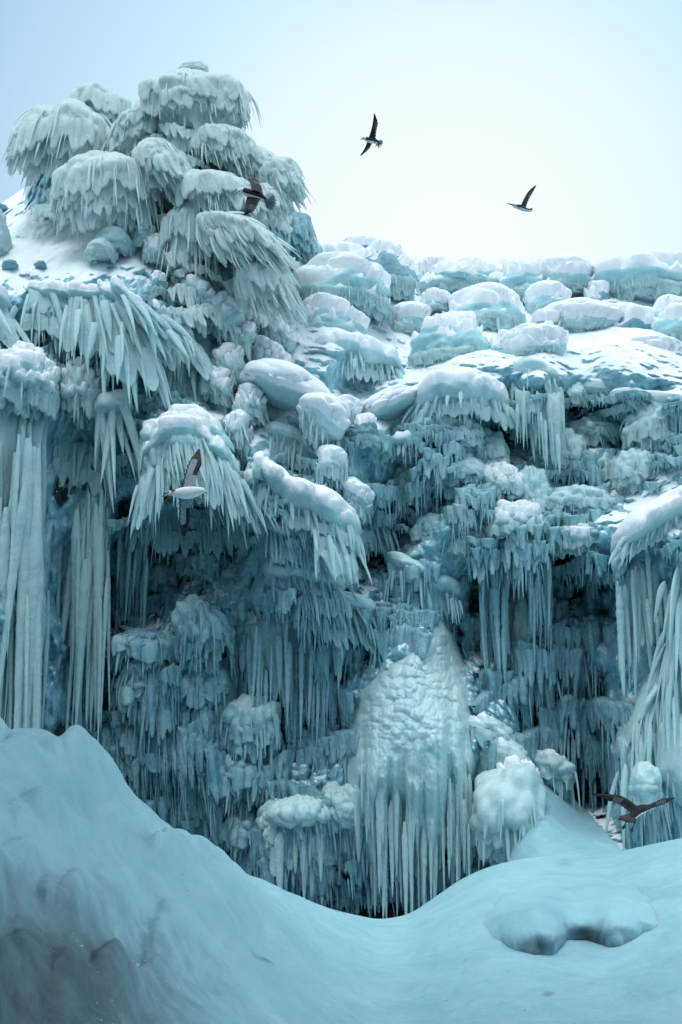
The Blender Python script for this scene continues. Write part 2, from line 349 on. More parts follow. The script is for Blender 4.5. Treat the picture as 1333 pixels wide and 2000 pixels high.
# ------------------------------------------------------------------ ice formations
UPZ = np.array([0, 0, 1.])
def jelly(mb, shape, c, r3, rot, z0, z1, L, w, out, wv, rs, azr, m, up_amp=1.0, n2=20):
    # a fused skirt of ice that hugs the lump from height z1 down to z0 and then hangs free with a ragged edge
    arc = np.pi*1.25*.5*(r3[0] + r3[1])*(azr[1]-azr[0])/2; n1 = int(min(230, max(36, arc/(w*m)*5.5)))
    a = np.linspace(azr[0], azr[1], n1)*np.pi*.62 - np.pi/2; so_ = rs.rand(3)*70; f = a*(arc/(w*m))/max(1e-3, (azr[1]-azr[0])*np.pi*.62)
    nh = n2*9//20; zz = np.linspace(z1, z0, nh); cz = np.sqrt(1 - zz*zz)
    zw = zz[None] + .16*perlin(np.stack([a*1.7 + so_[0], a*0, a*0], -1))[:, None]; zw = np.clip(zw, -.95, .97); cz = np.sqrt(1 - zw*zw)
    u = np.stack([np.cos(a)[:, None]*cz, np.sin(a)[:, None]*cz, zw], -1); nl = nrm((u/r3)@rot.T); p = shape(u)
    j1 = bulb(np.stack([f*.75 + so_[0], f*0, f*0], -1)); j2 = perlin(np.stack([f*.21 + so_[1], f*0, f*0], -1))
    Lu = L*m*np.clip(.35 + .75*j1 + .7*j2, .08, 1.7); d = nrm(p[:, -1] - p[:, -2]); q = p[:, -1]; fr = []; oz = nrm(nl[:, -1]*np.array([1, 1, 0]) + 1e-4)
    nf_ = n2 - nh
    for k in range(nf_):
        g = (k+1)/nf_; d = nrm(.62*d + .38*(-UPZ + wv*(.6 + .6*g) + oz*out*(.9 - .3*g))); q = q + d*(Lu/nf_)[:, None]; fr.append(q)
    G = np.concatenate([p, np.stack(fr, 1)], 1); nn = grid_norm(G, False)
    if (nn[:, :nh]*nl).sum(-1).mean() < 0: nn = -nn
    t = np.linspace(0, 1, G.shape[1])[None]; em = np.minimum(1, t/.35)
    sx = f[:, None] + .5*perlin(np.stack([f[:, None]*.3 + 0*t, t*2 + 0*f[:, None], 0*t + 0*f[:, None] + so_[2]], -1))
    fl = bulb(np.stack([sx, t*1.3 + so_[1] + 0*sx, 0*sx], -1)); fi = perlin(np.stack([sx*2.3, t*3 + 0*sx, 0*sx], -1))
    h = w*m*.55*up_amp*em*(fl + .45*fi)*(1 - .6*t**3) + .012*em - .03*(1-em)
    A = G + nn*h[..., None]; B = G - nn*(.05*em*(1 - t**2) + .012)[..., None]
    mb.add(np.swapaxes(np.concatenate([A, B[:, ::-1]], 1), 0, 1), grid_q(2*G.shape[1], n1, True))
_seed = [10]
def dome(name, label, cat, px, py, off, rx, rz, ry, n=60, L=60, w=9, wind=(0, 0), e=(-.45, .7), out=.35, grav=.9, snow=None, prof='blade',
         body='body', blade='blade', amp=.10, bs=2.2, group=None, sthick=.09, az=(-1., 1.), tilt=0.0, th=.45, Lr=.35, res=1.0, depth=None, knob=.0, lay=3, spk=.3, flat=.62):
    _seed[0] += 1; rs = np.random.RandomState(_seed[0])
    d = (float(surf_depth(px, py)) if depth is None else depth) - off
    c = P(px, py, d); m = mpp(d); r3 = np.array([rx*m, ry, rz*m])
    root = empty(name, c - np.array([0, 0, r3[2]]), label, cat, group); base = np.array(root.location)
    s, q = sphere(int(72*res), int(44*res)); so_ = rs.rand(3)*50
    ct, st = math.cos(tilt), math.sin(tilt)
    rot = np.array([[ct, 0, st], [0, 1, 0], [-st, 0, ct]])
    def shape(u):
        k = 1 + .22*fbm(u*.9 + so_, 2) + amp*(fbm(u*bs*.6 + so_, 3)*1.2) + amp*1.1*(bulb(u*bs + so_) - .5) + amp*.3*bulb(u*bs*2.7 + so_)
        return c + (u*np.where(u[..., 2:3] < 0, np.array([1, 1, flat]), 1.)*r3*k[..., None]) @ rot.T
    v = shape(s); nn = grid_norm(v)
    if ((nn*(v - c)).sum(-1)).mean() < 0: nn = -nn
    nn[:, 0] = nn[:, 1].mean(0); nn[:, -1] = nn[:, -2].mean(0)
    mb = MB(); mb.add(v, q); build('ice_body', mb, M[body], root, loc=base)
    if snow is not None:
        sv = v; of = smooth(snow, snow + .3, nn[..., 2] + .17*fbm(sv*1.6 + so_, 3)) * sthick - .006
        sp_ = sv + nn*of[..., None] + UPZ*np.maximum(of, 0)[..., None]*.6
        keep = (of.reshape(-1)[q] > -.0055).any(1)
        if keep.sum() > 12:
            qq = q[keep]; us, inv = np.unique(qq, return_inverse=True)
            mb = MB(); mb.add(sp_.reshape(-1, 3)[us], inv.reshape(-1, 4)); build('snow_cap', mb, M['snow'], root, loc=base)
    if n > 0:
        wv = np.array([wind[0], -.05, wind[1]]); mb = MB()
        for li in range(lay if L > 26 else 2):
            q_ = (li + .35*rs.rand())/lay; z1 = e[1]*(1-q_) + (e[0] + .25)*q_; z0 = max(z1 - rs.uniform(.45, .8), e[0] - .1)
            jelly(mb, shape, c, r3, rot, min(z0, z1 - .12), z1, L*(.62 + .2*rs.rand()), w*1.15, out*.6, wv, rs, az, m)
        build('ice_skirt', mb, M[blade], root, loc=base)
        n = max(8, int(n*spk)); w = w*.62
        a = rs.uniform(az[0], az[1], n)*np.pi*.62 - np.pi/2
        z = rs.uniform(e[0], e[1], n); z = z[np.argsort(z)]
        cz = np.sqrt(np.clip(1 - z*z, 0, 1)); u = np.stack([np.cos(a)*cz, np.sin(a)*cz, z], -1)
        nl = nrm((u/r3)@rot.T); rt = shape(u) - nl*.04
        cl = fbm(np.stack([a*3.2 + so_[0], z*1.5, a*0], -1), 2)
        Lm = L*m*(1 + Lr*rs.uniform(-1, 1, n) + .5*cl); wm = w*m*rs.uniform(.5, 1.35, n)*.5
        K_ = 11; wv = np.array([wind[0], -.05, wind[1]])
        lift = out*np.clip(rs.uniform(.3, 1.3, n) + .9*cl, .1, 2.2); kf = np.linalg.norm(((shape(u) - c)@rot)/r3, axis=-1)
        p_ = rt.copy(); dprev = None; pl = [p_]; oz = nl*np.array([1, 1, 0]); oz = nrm(oz + 1e-4)
        swirl = (.25*fbm(np.stack([a*2.1, z*2 + so_[1], a*0], -1), 2))[:, None]*np.cross(oz, UPZ)
        for k in range(1, K_):
            t_ = k/(K_-1); qv = ((p_ - c)@rot)/r3; nl_ = nrm((qv/r3)@rot.T); td = nrm(-UPZ + nl_*nl_[:, 2:3])
            low = (nl_[:, 2] < .12)[:, None]
            td = np.where(low, -UPZ + oz*(.10 + lift*.8)[:, None]*(1 - .5*t_), td + nl_*(lift*t_*.8)[:, None])
            dk = nrm(td + wv*(.35 + t_) + swirl + .13*rs.normal(size=(n, 3))*(1 if k == 1 else .35))
            if dprev is not None: dk = nrm(.5*dk + .5*dprev - UPZ*.05*grav)
            p_ = p_ + dk*(Lm/(K_-1))[:, None]; qv = ((p_ - c)@rot)/r3; f_ = np.linalg.norm(qv, axis=-1)
            want = kf*(.985 + .05*t_ + lift*t_*t_*.2); hz = ~low[:, 0]
            sc2 = np.where((f_ < want) & hz, want/np.maximum(f_, .2), 1.)
            p_ = c + (qv*sc2[:, None]*r3)@rot.T; dprev = dk; pl.append(p_)
        pts_ = np.stack(pl, 1); side = nrm(np.cross(nl, pts_[:, 3] - pts_[:, 0]) + .25*rs.normal(size=(n, 3)))
        mb = MB(); spines(mb, None, None, side, Lm, wm, wm*th, grav, prof, K=K_, S=6, rs=rs, knob=knob, pts=pts_)
        build('ice_fringe', mb, M[blade], root, loc=base)
    return root
def lerp_path(path, t):
    path = np.asarray(path, float); s = np.linspace(0, 1, len(path))
    return np.stack([np.interp(t, s, path[:, k]) for k in range(path.shape[1])], -1)
def drape_mesh(mb, cc, dv, LL, wm, rs, thick, grav=.5, n2=44, jag=.5):
    # one fused skirt of ice hanging from the line cc: fluted front, ragged lower edge
    n0 = len(cc); ar = np.concatenate([[0], np.cumsum(np.linalg.norm(np.diff(cc, axis=0), axis=1))])
    n1 = int(min(420, max(40, ar[-1]/wm*7))); x = np.linspace(0, ar[-1], n1)
    I = lambda A: np.stack([np.interp(x, ar, A[:, k]) for k in range(A.shape[1])], -1)
    c = I(cc); d = nrm(I(dv)); L1 = np.interp(x, ar, LL); so_ = rs.rand(3)*60; f = x/wm
    tan = nrm(np.gradient(c, axis=0)); tan[:, 2] *= .3
    j1 = bulb(np.stack([f*.8 + so_[0], f*0, f*0], -1)); j2 = perlin(np.stack([f*.37 + so_[1], f*0, f*0], -1))
    Lu = L1*(1 - jag*(1 - j1) + .45*j2)
    t = np.linspace(0, 1, n2); P_ = [c]; p = c; dd_ = d
    for k in range(1, n2):
        dd_ = nrm(dd_ - UPZ*grav/n2); p = p + dd_*(Lu/(n2-1))[:, None]; P_.append(p)
    G = np.stack(P_, 1); n_ = nrm(np.cross(tan[:, None], np.gradient(G, axis=1)))
    if n_[..., 1].mean() > 0: n_ = -n_
    v_ = t[None]*(Lu/wm)[:, None]
    fl = bulb(np.stack([f[:, None] + .35*perlin(np.stack([v_*.3, f[:, None]*.2 + 0*v_, 0*v_ + so_[2]], -1)) + 0*v_, v_*.10 + so_[0], 0*v_], -1))
    fine = fbm(np.stack([f[:, None]*1.1 + 0*v_, v_*.6, 0*v_ + so_[1]], -1), 3)
    h = thick*(1 - .65*t[None])*(.1 + 1.0*fl + .35*fine) + .10*fbm(G*1.1 + so_, 3)
    em = np.minimum(1, .02 + t/.22)[None]; h = h*em - .10*(1 - em)**2; G = G + np.array([0, .22, 0])*((1 - em)**2)[..., None]
    a = G + n_*h[..., None]; b = G - n_*(thick*.4*(1 - t[None])**.7 + .012)[..., None]
    ring = np.concatenate([a, b[:, ::-1]], 1); mb.add(np.swapaxes(ring, 0, 1), grid_q(2*n2, n1, True))
def fan(name, label, cat, path, d0, d1, n, L, w, layers=3, off=0.3, body=28, snow=None, prof='blade', grav=.4, blade='blade', bmat='body', group=None, toward=.35, spread=.16, th=.5, ex=1.0, apron=.62, knob=0., Lr=.4, individual=0, depth=None):
    """a ledge following path (photo px) with ice blades radiating off it; d0,d1 = px direction at both ends"""
    _seed[0] += 1; rs = np.random.RandomState(_seed[0])
    pm = lerp_path(path, .5); dm = (float(surf_depth(*pm[:2])) if depth is None else depth) - off; m = mpp(dm)
    root = empty(name, P(pm[0], pm[1] + body, dm), label, cat, group); base = np.array(root.location)
    mb = MB(); nb = max(4, int(np.linalg.norm(np.diff(np.asarray(path, float)[:, :2], axis=0), axis=1).sum()/max(body*.5, 6)))
    mbs = MB(); s, q = sphere(28, 18)
    def dep(pp):
        return ((surf_depth(pp[..., 0], pp[..., 1]) if depth is None else depth) - off)*.4 + dm*.6 - (0 if pp.shape[-1] < 3 else pp[..., 2])
    if body > 0:
        n1 = max(24, nb*10); n2 = 40; t1 = np.linspace(0, 1, n1); pp = lerp_path(path, t1)
        for kk in range(3): pp[1:-1] = .5*pp[1:-1] + .25*(pp[:-2] + pp[2:])
        cc = P(pp[:, 0], pp[:, 1], dep(pp)); tap = np.sqrt(np.clip(1 - np.abs(2*t1 - 1)**5, 0.0, 1))
        ext = nrm(cc[-1] - cc[0])*body*m*.6; cc = cc + ext*(2*t1 - 1)[:, None]
        an = np.linspace(0, 2*np.pi, n2, endpoint=False); A_ = np.stack([0*an, np.cos(an), np.sin(an)], -1)
        so_ = rs.rand(3)*40; nzv = cc[:, None] + A_[None]*body*m
        k1 = 1 + .5*fbm(nzv*1.3 + so_, 3) + .22*(bulb(nzv*2.6 + so_) - .5)
        v = cc[:, None] + (A_[None]*np.array([0, 2.0, .72])*body*m)*(tap[:, None]*k1)[..., None] + np.array([0, 1.3*body*m, 0])
        v = np.swapaxes(v, 0, 1)                     # ring index first, wraps
        mb.add(v, grid_q(n2, n1, True))
        if snow is not None:
            nn = grid_norm(v); ctr = np.swapaxes(cc[:, None] + np.zeros((1, n2, 1)), 0, 1) + np.array([0, 1.3*body*m, 0])
            if (nn*(v - ctr)).sum(-1).mean() < 0: nn = -nn
            of = smooth(snow, snow + .5, nn[..., 2] + .45*fbm(v*1.5, 4) - .1)*.09*np.swapaxes(tap[:, None] + 0*k1, 0, 1) - .006
            v2 = v + nn*of[..., None] + UPZ*np.maximum(of, 0)[..., None]*.5; q = grid_q(n2, n1, True)
            keep = (of.reshape(-1)[q] > -.0055).any(1)
            if keep.any():
                us, inv = np.unique(q[keep], return_inverse=True); mbs.add(v2.reshape(-1, 3)[us], inv.reshape(-1, 4))
        build('ice_body', mb, M[bmat], root, loc=base)
        if mbs.n: build('snow_cap', mbs, M['snow'], root, loc=base)
    n = max(6, int(n*.8)); w = w*.52; tot = n*layers; t = np.sort(rs.rand(tot)); lay = rs.randint(0, layers, tot)
    pp = lerp_path(path, t); rt = P(pp[:, 0], pp[:, 1] + (lay - layers/2.)*body*.28*ex + rs.normal(size=tot)*2, dep(pp) + (lay/layers)*.35*ex + rs.normal(size=tot)*.05)
    di = np.outer(1-t, d0) + np.outer(t, d1); dv = np.stack([di[:, 0], -toward*np.ones(tot), -di[:, 1]], -1)
    dv = nrm(nrm(dv) + spread*rs.normal(size=(tot, 3)))
    side = nrm(np.cross(dv, np.array([0, -1, .25])) + .35*rs.normal(size=(tot, 3)))
    Lm = L*m*(1 + Lr*rs.uniform(-1, 1, tot)); wm = w*m*rs.uniform(.6, 1.35, tot)*.5
    if apron > 0:
        tq = np.linspace(0, 1, 60); pq = lerp_path(path, tq); cq = P(pq[:, 0], pq[:, 1], dep(pq) + .05)
        dq = np.outer(1-tq, d0) + np.outer(tq, d1); dq = nrm(np.stack([dq[:, 0], -toward*np.ones(60), -dq[:, 1]], -1))
        mb = MB()
        for li in range(3):
            sh_ = dq*(li*apron*L*m*.36) - UPZ*(.05*li*li*grav*L*m) + np.array([0, .10*(1 - li), 0])*m*w
            drape_mesh(mb, cq + sh_, nrm(dq - UPZ*grav*.3*li), np.full(60, L*m*rs.uniform(.6, .8)), w*m*rs.uniform(1.0, 1.4), rs, w*m*.6, grav*.8, n2=34, jag=.6)
        build('ice_skirt', mb, M[blade], root, loc=base)
        vi = rs.rand(tot)*apron; rt = rt + dv*(vi*L*m)[:, None] - UPZ*(.22*grav*vi*vi*L*m)[:, None]; Lm = Lm*(1 - .55*vi)
        dv = nrm(dv - UPZ*(vi*grav*.5)[:, None])
    if individual:
        ix = np.argsort(-Lm)[:individual]
        for k in ix:
            mb = MB(); spines(mb, rt[k:k+1], dv[k:k+1], side[k:k+1], Lm[k], wm[k], wm[k]*th, grav, prof, K=14, S=8, rs=rs, knob=knob, wob=.1)
            build('icicle', mb, M[blade], root, loc=base)
        keep = np.setdiff1d(np.arange(tot), ix); rt, dv, side, Lm, wm = rt[keep], dv[keep], side[keep], Lm[keep], wm[keep]
    if len(rt):
        mb = MB(); spines(mb, rt, dv, side, Lm, wm, wm*th, grav*1.4, prof, K=10, S=8, rs=rs, knob=knob)
        build('ice_fringe', mb, M[blade], root, loc=base)
    return root
def curtain(label, path, n, L, w, off=.3, lean=0., back=60, group=None, body=0, knob=.05, Lr=.35, prof='icicle', mt='icicle', name='icicle_curtain', cat='icicles', depth=None, dj=.25, snow=None, endL=None, wb=.55):
    """straight hanging icicles, each one a child; path top in photo px"""
    _seed[0] += 1; rs = np.random.RandomState(_seed[0])
    pm = lerp_path(path, .5); dm = (float(surf_depth(pm[0], pm[1])) if depth is None else depth) - off; m = mpp(dm)
    root = empty(name, P(pm[0], pm[1], dm), label, cat, group); base = np.array(root.location)
    def mk(k, jit):
        t = (np.arange(k) + rs.rand(k))/k; pp = lerp_path(path, t)
        rt = P(pp[:, 0], pp[:, 1] + rs.uniform(-14, 6 + .16*L, k), dm + rs.uniform(-jit, jit, k))
        LL = L*m*(1.08 - Lr*1.5*rs.rand(k)**1.4)*(1 if endL is None else (1 - t + t*endL))
        return t, rt, LL
    n = min(98, int(n*1.7)); t, rt, LL = mk(n, dj); fr = rs.rand(n)**1.5*.5; rt = rt - UPZ*(fr*LL)[:, None]; LL = LL*(1 - fr*rs.uniform(.7, 1.2, n))
    for k in range(n):
        mb = MB(); wk = w*m*.36*min(1.6, max(.4, math.exp(.35*rs.normal())))*(LL[k]/(L*m))**.5
        spines(mb, rt[k:k+1], np.array([[lean + .03*rs.normal(), .02*rs.normal(), -1.]]), np.array([[1., .3*rs.normal(), 0]]), LL[k], wk, wk*.85, .3, prof, K=46, S=9, rs=rs, wob=.10, knob=knob*2.2)
        build('icicle', mb, M[mt], root, loc=base)
    if back:
        tq = np.linspace(0, 1, 80); pq = lerp_path(path, tq); cq = P(pq[:, 0], pq[:, 1] - 12, dm + .12 + .3*dj*np.sin(tq*9 + rs.rand()*6))
        LLq = L*m*(1 if endL is None else (1 - tq + tq*endL))*max(wb, .7)*1.25
        mb = MB(); drape_mesh(mb, cq, np.repeat([[lean, -.04, -1.]], 80, 0), LLq*np.ones(80), w*m*.75, rs, w*m*.55, .2, n2=60, jag=.55)
        build('ice_skirt', mb, M[mt], root, loc=base)
    if body:
        mb = MB(); s, q = sphere(28, 18); k_ = max(3, len(path)*4)
        for k in range(k_):
            pp = lerp_path(path, (k+.5)/k_); c = P(pp[0], pp[1], dm + .12); rr = body*m*rs.uniform(.8, 1.2)
            mb.add(c + s*np.array([rr*1.1, rr, rr])*(1 + .2*fbm(s*1.7 + rs.rand(3)*30, 3) + .14*bulb(s*2.8 + rs.rand(3)*9))[..., None], q)
        build('ice_body', mb, M['body'], root, loc=base)
    return root

def ground_mat():
    m, t = mat('wind_packed_snow_ice'); geo = N(t, 'ShaderNodeNewGeometry'); p = geo.outputs['Position']
    at = N(t, 'ShaderNodeAttribute', attribute_name='icy')  # bare ice patches, plus painted shade at the lower left
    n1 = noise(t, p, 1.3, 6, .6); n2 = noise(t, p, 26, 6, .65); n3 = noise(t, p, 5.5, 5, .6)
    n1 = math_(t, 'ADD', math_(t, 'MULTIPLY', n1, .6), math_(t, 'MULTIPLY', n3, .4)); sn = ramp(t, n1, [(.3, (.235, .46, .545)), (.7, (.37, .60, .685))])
    ice_shade_col = ramp(t, n3, [(.3, (.035, .065, .08)), (.7, (.12, .19, .22))])
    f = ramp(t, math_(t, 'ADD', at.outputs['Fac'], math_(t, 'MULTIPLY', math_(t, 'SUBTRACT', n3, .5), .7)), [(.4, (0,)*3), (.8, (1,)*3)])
    col = mixc(t, f, sn, ice_shade_col)
    fl = ramp(t, noise(t, p, 7.5, 7, .72), [(.70, (0,)*3), (.735, (1,)*3)]); col = mixc(t, fl, col, SNOW_C)
    b = N(t, 'ShaderNodeBump'); b.inputs['Strength'].default_value = .6; b.inputs['Distance'].default_value = .012; t.links.new(n2, b.inputs['Height'])
    b2 = N(t, 'ShaderNodeBump'); b2.inputs['Strength'].default_value = .4; b2.inputs['Distance'].default_value = .05; t.links.new(n3, b2.inputs['Height']); t.links.new(b.outputs[0], b2.inputs['Normal'])
    pr = N(t, 'ShaderNodeBsdfPrincipled'); t.links.new(col, pr.inputs['Base Color']); t.links.new(b2.outputs[0], pr.inputs['Normal'])
    pr.inputs['Roughness'].default_value = .33; pr.inputs['IOR'].default_value = 1.31
    pr.inputs['Subsurface Weight'].default_value = .9; pr.inputs['Subsurface Scale'].default_value = .07; pr.inputs['Subsurface Radius'].default_value = (.6, .95, 1.0)
    t.links.new(pr.outputs[0], N(t, 'ShaderNodeOutputMaterial').inputs[0]); return m
GM_ = ground_mat()

# ================================================================== the tower
T = dict(flat=.92, spk=.13, lay=4, prof='spike', th=.45, sthick=.05, blade='tower', body='tower', amp=.14)
GT = 'ice domes piled up on the tower'
dome('ice_dome', 'big mushroom dome of ice crowning the tall tower under a round knob', 'ice dome', 378, 200, 1.0, 112, 63, 0.79, n=436, L=58, w=9, wind=(.12, 0), e=(-.7, .78), out=.2, grav=.9, group=GT, depth=28.2, **T)
dome('ice_ball', 'small round glassy ball of ice on the very top of the tower', 'ice ball', 378, 136, 1.0, 26, 19, 0.18, n=32, L=15, w=7, e=(-.7, .78), depth=28.2, group=GT, **{**T, 'amp': .05})
dome('ice_dome', 'drooping ice dome at the left edge of the tower with long skirt of icicles', 'ice dome', 128, 262, .9, 92, 63, 0.72, n=390, L=101, w=10, wind=(-.08, 0), e=(-.7, .78), out=.3, grav=1.0, group=GT, depth=28.9, az=(-1, 1), **T)
dome('ice_dome', 'rounded ice dome behind the left skirted dome, second highest on the skyline', 'ice dome', 188, 222, .9, 67, 52, 0.65, n=252, L=58, w=9, e=(-.7, .78), out=.35, group=GT, depth=29.6, **T)
dome('ice_dome', 'smooth ice lobe between the left dome and the crown of the tower', 'ice dome', 268, 258, .8, 60, 39, 0.58, n=206, L=45, w=8, wind=(-.1, 0), e=(-.7, .78), group=GT, depth=28.2, tilt=-.45, **T)
dome('ice_dome', 'low ice lobe under the crown, left of the trunk of the tower', 'ice dome', 300, 292, .7, 38, 28, 0.36, n=114, L=32, w=7, e=(-.7, .78), group=GT, depth=27.9, tilt=-.3, **T)
dome('ice_dome', 'large pompom of ice blades in front, low on the left of the tower', 'ice dome', 205, 372, .9, 99, 71, 0.79, n=598, L=73, w=9, wind=(.05, 0), e=(-.7, .78), out=.2, grav=.9, group=GT, depth=27.6, **T)
dome('ice_dome', 'ice dome with blades swept to the right beside the front pompom', 'ice dome', 325, 330, .9, 63, 45, 0.65, n=390, L=58, w=8, wind=(.45, 0), e=(-.7, .78), out=.35, group=GT, depth=27.4, tilt=.45, **T)
dome('ice_dome', 'collar of ice under the crown dome on the left of the neck', 'ice dome', 362, 292, .6, 49, 28, 0.43, n=252, L=41, w=7, wind=(.25, 0), e=(-.7, .78), group=GT, depth=27.8, tilt=.3, **T)
dome('ice_dome', 'wide fringed collar of ice under the crown dome sloping to the right', 'ice dome', 432, 290, .7, 78, 37, 0.58, n=436, L=53, w=8, wind=(.25, 0), e=(-.7, .78), out=.3, group=GT, depth=27.7, tilt=.3, **T)
dome('ice_dome', 'fringed ice lobe on the right shoulder of the tower below the collar', 'ice dome', 498, 325, .7, 49, 39, 0.50, n=299, L=54, w=8, wind=(.3, 0), e=(-.7, .78), out=.3, group=GT, depth=27.9, tilt=.4, **T)
dome('ice_dome', 'fan shaped ice dome sticking out farthest right from the tower against the sky', 'ice dome', 545, 352, .8, 47, 43, 0.58, n=390, L=54, w=9, wind=(.4, 0), e=(-.7, .78), out=.25, grav=.8, group=GT, depth=27.9, tilt=.5, **T)
dome('ice_dome', 'middle band of fringed ice across the trunk behind the gull', 'ice dome', 425, 382, .8, 83, 45, 0.65, n=529, L=68, w=8, wind=(.18, 0), e=(-.7, .78), out=.3, group=GT, depth=27.2, tilt=.15, **T)
dome('ice_dome', 'small fringed ice lobe right under the gull on the tower', 'ice dome', 508, 392, .7, 45, 32, 0.43, n=252, L=50, w=8, wind=(.3, 0), e=(-.7, .78), group=GT, depth=27.4, **T)
dome('ice_dome', 'long sweep of ice blades pointing right below the middle of the tower', 'ice dome', 470, 468, .9, 87, 37, 0.65, n=598, L=73, w=10, wind=(.6, .1), e=(-.7, .78), out=.3, grav=.7, group=GT, depth=26.8, tilt=.42, **T)
dome('ice_dome', 'wavy skirt of icicles on the left of the trunk under the middle band', 'ice dome', 372, 440, .7, 56, 48, 0.50, n=345, L=90, w=10, wind=(0, 0), e=(-.7, .78), out=.12, grav=1.2, group=GT, depth=27.2, **T)
dome('ice_dome', 'swept ice dome low on the right of the tower above the saddle', 'ice dome', 520, 560, .8, 58, 50, 0.58, n=459, L=62, w=10, wind=(.4, 0), e=(-.7, .78), out=.3, group=GT, depth=27.0, tilt=.5, **T)
dome('ice_dome', 'lower sweep of blades hanging below the long right pointing sweep', 'ice dome', 505, 515, .7, 49, 39, 0.50, n=276, L=66, w=10, wind=(.6, 0), e=(-.7, .78), out=.3, group=GT, depth=27.1, tilt=.5, **T)
dome('ice_dome', 'darker grey ice dome behind the right foot of the tower', 'ice dome', 568, 462, .3, 45, 52, 0.65, n=252, L=40, w=7, wind=(.1, 0), e=(-.7, .78), group=GT, depth=30.2, blade='icicle', body='dark', tilt=.3)
dome('ice_boulder', 'small dark ice knob on the right skyline of the tower foot', 'ice boulder', 552, 425, .3, 27, 24, 0.36, n=69, L=22, w=7, e=(-.7, .78), depth=30, blade='icicle', body='dark')
dome('ice_boulder', 'grey iced boulder where the tower meets the right snow shelf', 'ice boulder', 600, 492, .3, 27, 28, 0.43, n=69, L=28, w=7, e=(-.7, .78), depth=31, blade='icicle', body='dark')

# ---- left snow ledge and the boulders on it
dome('ice_boulder', 'clear rounded ice boulder sitting in snow below the front pompom', 'ice boulder', 222, 478, .35, 44, 34, .55, n=50, L=30, w=14, e=(-.6, .3), out=.05, prof='plate', amp=.04, body='node')
dome('ice_boulder', 'lower half of the clear boulder pair, pressed into the snow ledge', 'ice boulder', 200, 492, .5, 34, 24, .4, n=20, L=20, w=14, e=(-.6, .1), out=.05, prof='plate', amp=.04, body='node')
for a_ in [('grey ice boulder right of the clear boulder under the pompom tips', 283, 470, 26, 22), ('grey ice boulder half sunk in snow, lower right of the clear boulder', 305, 500, 28, 28), ('small dark ice boulder poking out of the steep snow ridge', 312, 568, 15, 22), ('pale ice boulder on the upper part of the steep ridge', 350, 520, 34, 30), ('round ice boulder behind the ridge, at the foot of the trunk', 395, 545, 40, 36)]:
    dome('ice_boulder', a_[0], 'ice boulder', a_[1], a_[2], .25, a_[3], a_[4], .4, n=26, L=22, w=10, e=(-.6, 0), out=.05, snow=.55, body='dark' if 'dark' in a_[0] else 'node', group='boulders in the snow below the tower')
dome('ice_boulder', 'iced boulder cut by the left picture edge above the ledge', 'ice boulder', -8, 470, .6, 26, 50, .5, n=40, L=36, w=12, e=(-.6, .4), snow=.6)
dome('ice_boulder', 'small grey boulder at the left picture edge below the slope', 'ice boulder', 2, 412, .2, 20, 10, .3, n=0, body='dark')
B = dict(prof='blade', th=.5, layers=3, ex=.8)
GL = 'fans of long ice blades under the left snow ledge'
fan('ice_fan', 'pair of long splayed ice blades at the left edge under the ledge', 'ice fan', [(-70, 560), (10, 590)], (.25, 1), (.5, 1), 9, 150, 30, off=.7, body=22, snow=.4, grav=.3, group=GL, **B)
fan('ice_fan', 'fan of curved ice blades under the left part of the snow ledge', 'ice fan', [(60, 560), (130, 575)], (-.1, 1), (.65, 1), 14, 110, 22, off=.45, body=20, snow=.4, grav=.5, group=GL, **B)
fan('ice_fan', 'fan of broad ice blades under the middle of the snow ledge', 'ice fan', [(140, 570), (205, 575)], (-.05, 1), (.45, 1), 16, 150, 26, off=.5, body=20, snow=.4, grav=.45, group=GL, **B)
fan('ice_fan', 'longest sweep of broad ice blades dropping right from the ledge', 'ice fan', [(195, 560), (250, 600)], (.1, 1), (.6, 1), 18, 190, 32, off=.65, body=20, snow=.45, grav=.4, group=GL, **B)
fan('ice_fan', 'sweep of ice blades pointing right at the right end of the ledge', 'ice fan', [(220, 555), (285, 610)], (.8, 1), (.9, .9), 16, 120, 28, off=.75, body=18, snow=.5, grav=.3, group=GL, **B)
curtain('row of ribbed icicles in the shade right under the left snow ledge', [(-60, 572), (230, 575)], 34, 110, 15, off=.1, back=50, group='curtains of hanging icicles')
fan('ice_fan', 'fan of ice blades over the steep ridge, right of the long sweep', 'ice fan', [(300, 600), (375, 660)], (0, 1), (.75, 1), 22, 100, 22, off=.5, body=20, snow=.4, grav=.5, group=GL, **B)
fan('ice_fan', 'hanging ice blades below the ridge, ending over the fringed shelf', 'ice fan', [(300, 640), (390, 690)], (0, 1), (.15, 1), 22, 120, 20, off=.2, body=0, grav=.6, group=GL, **B)
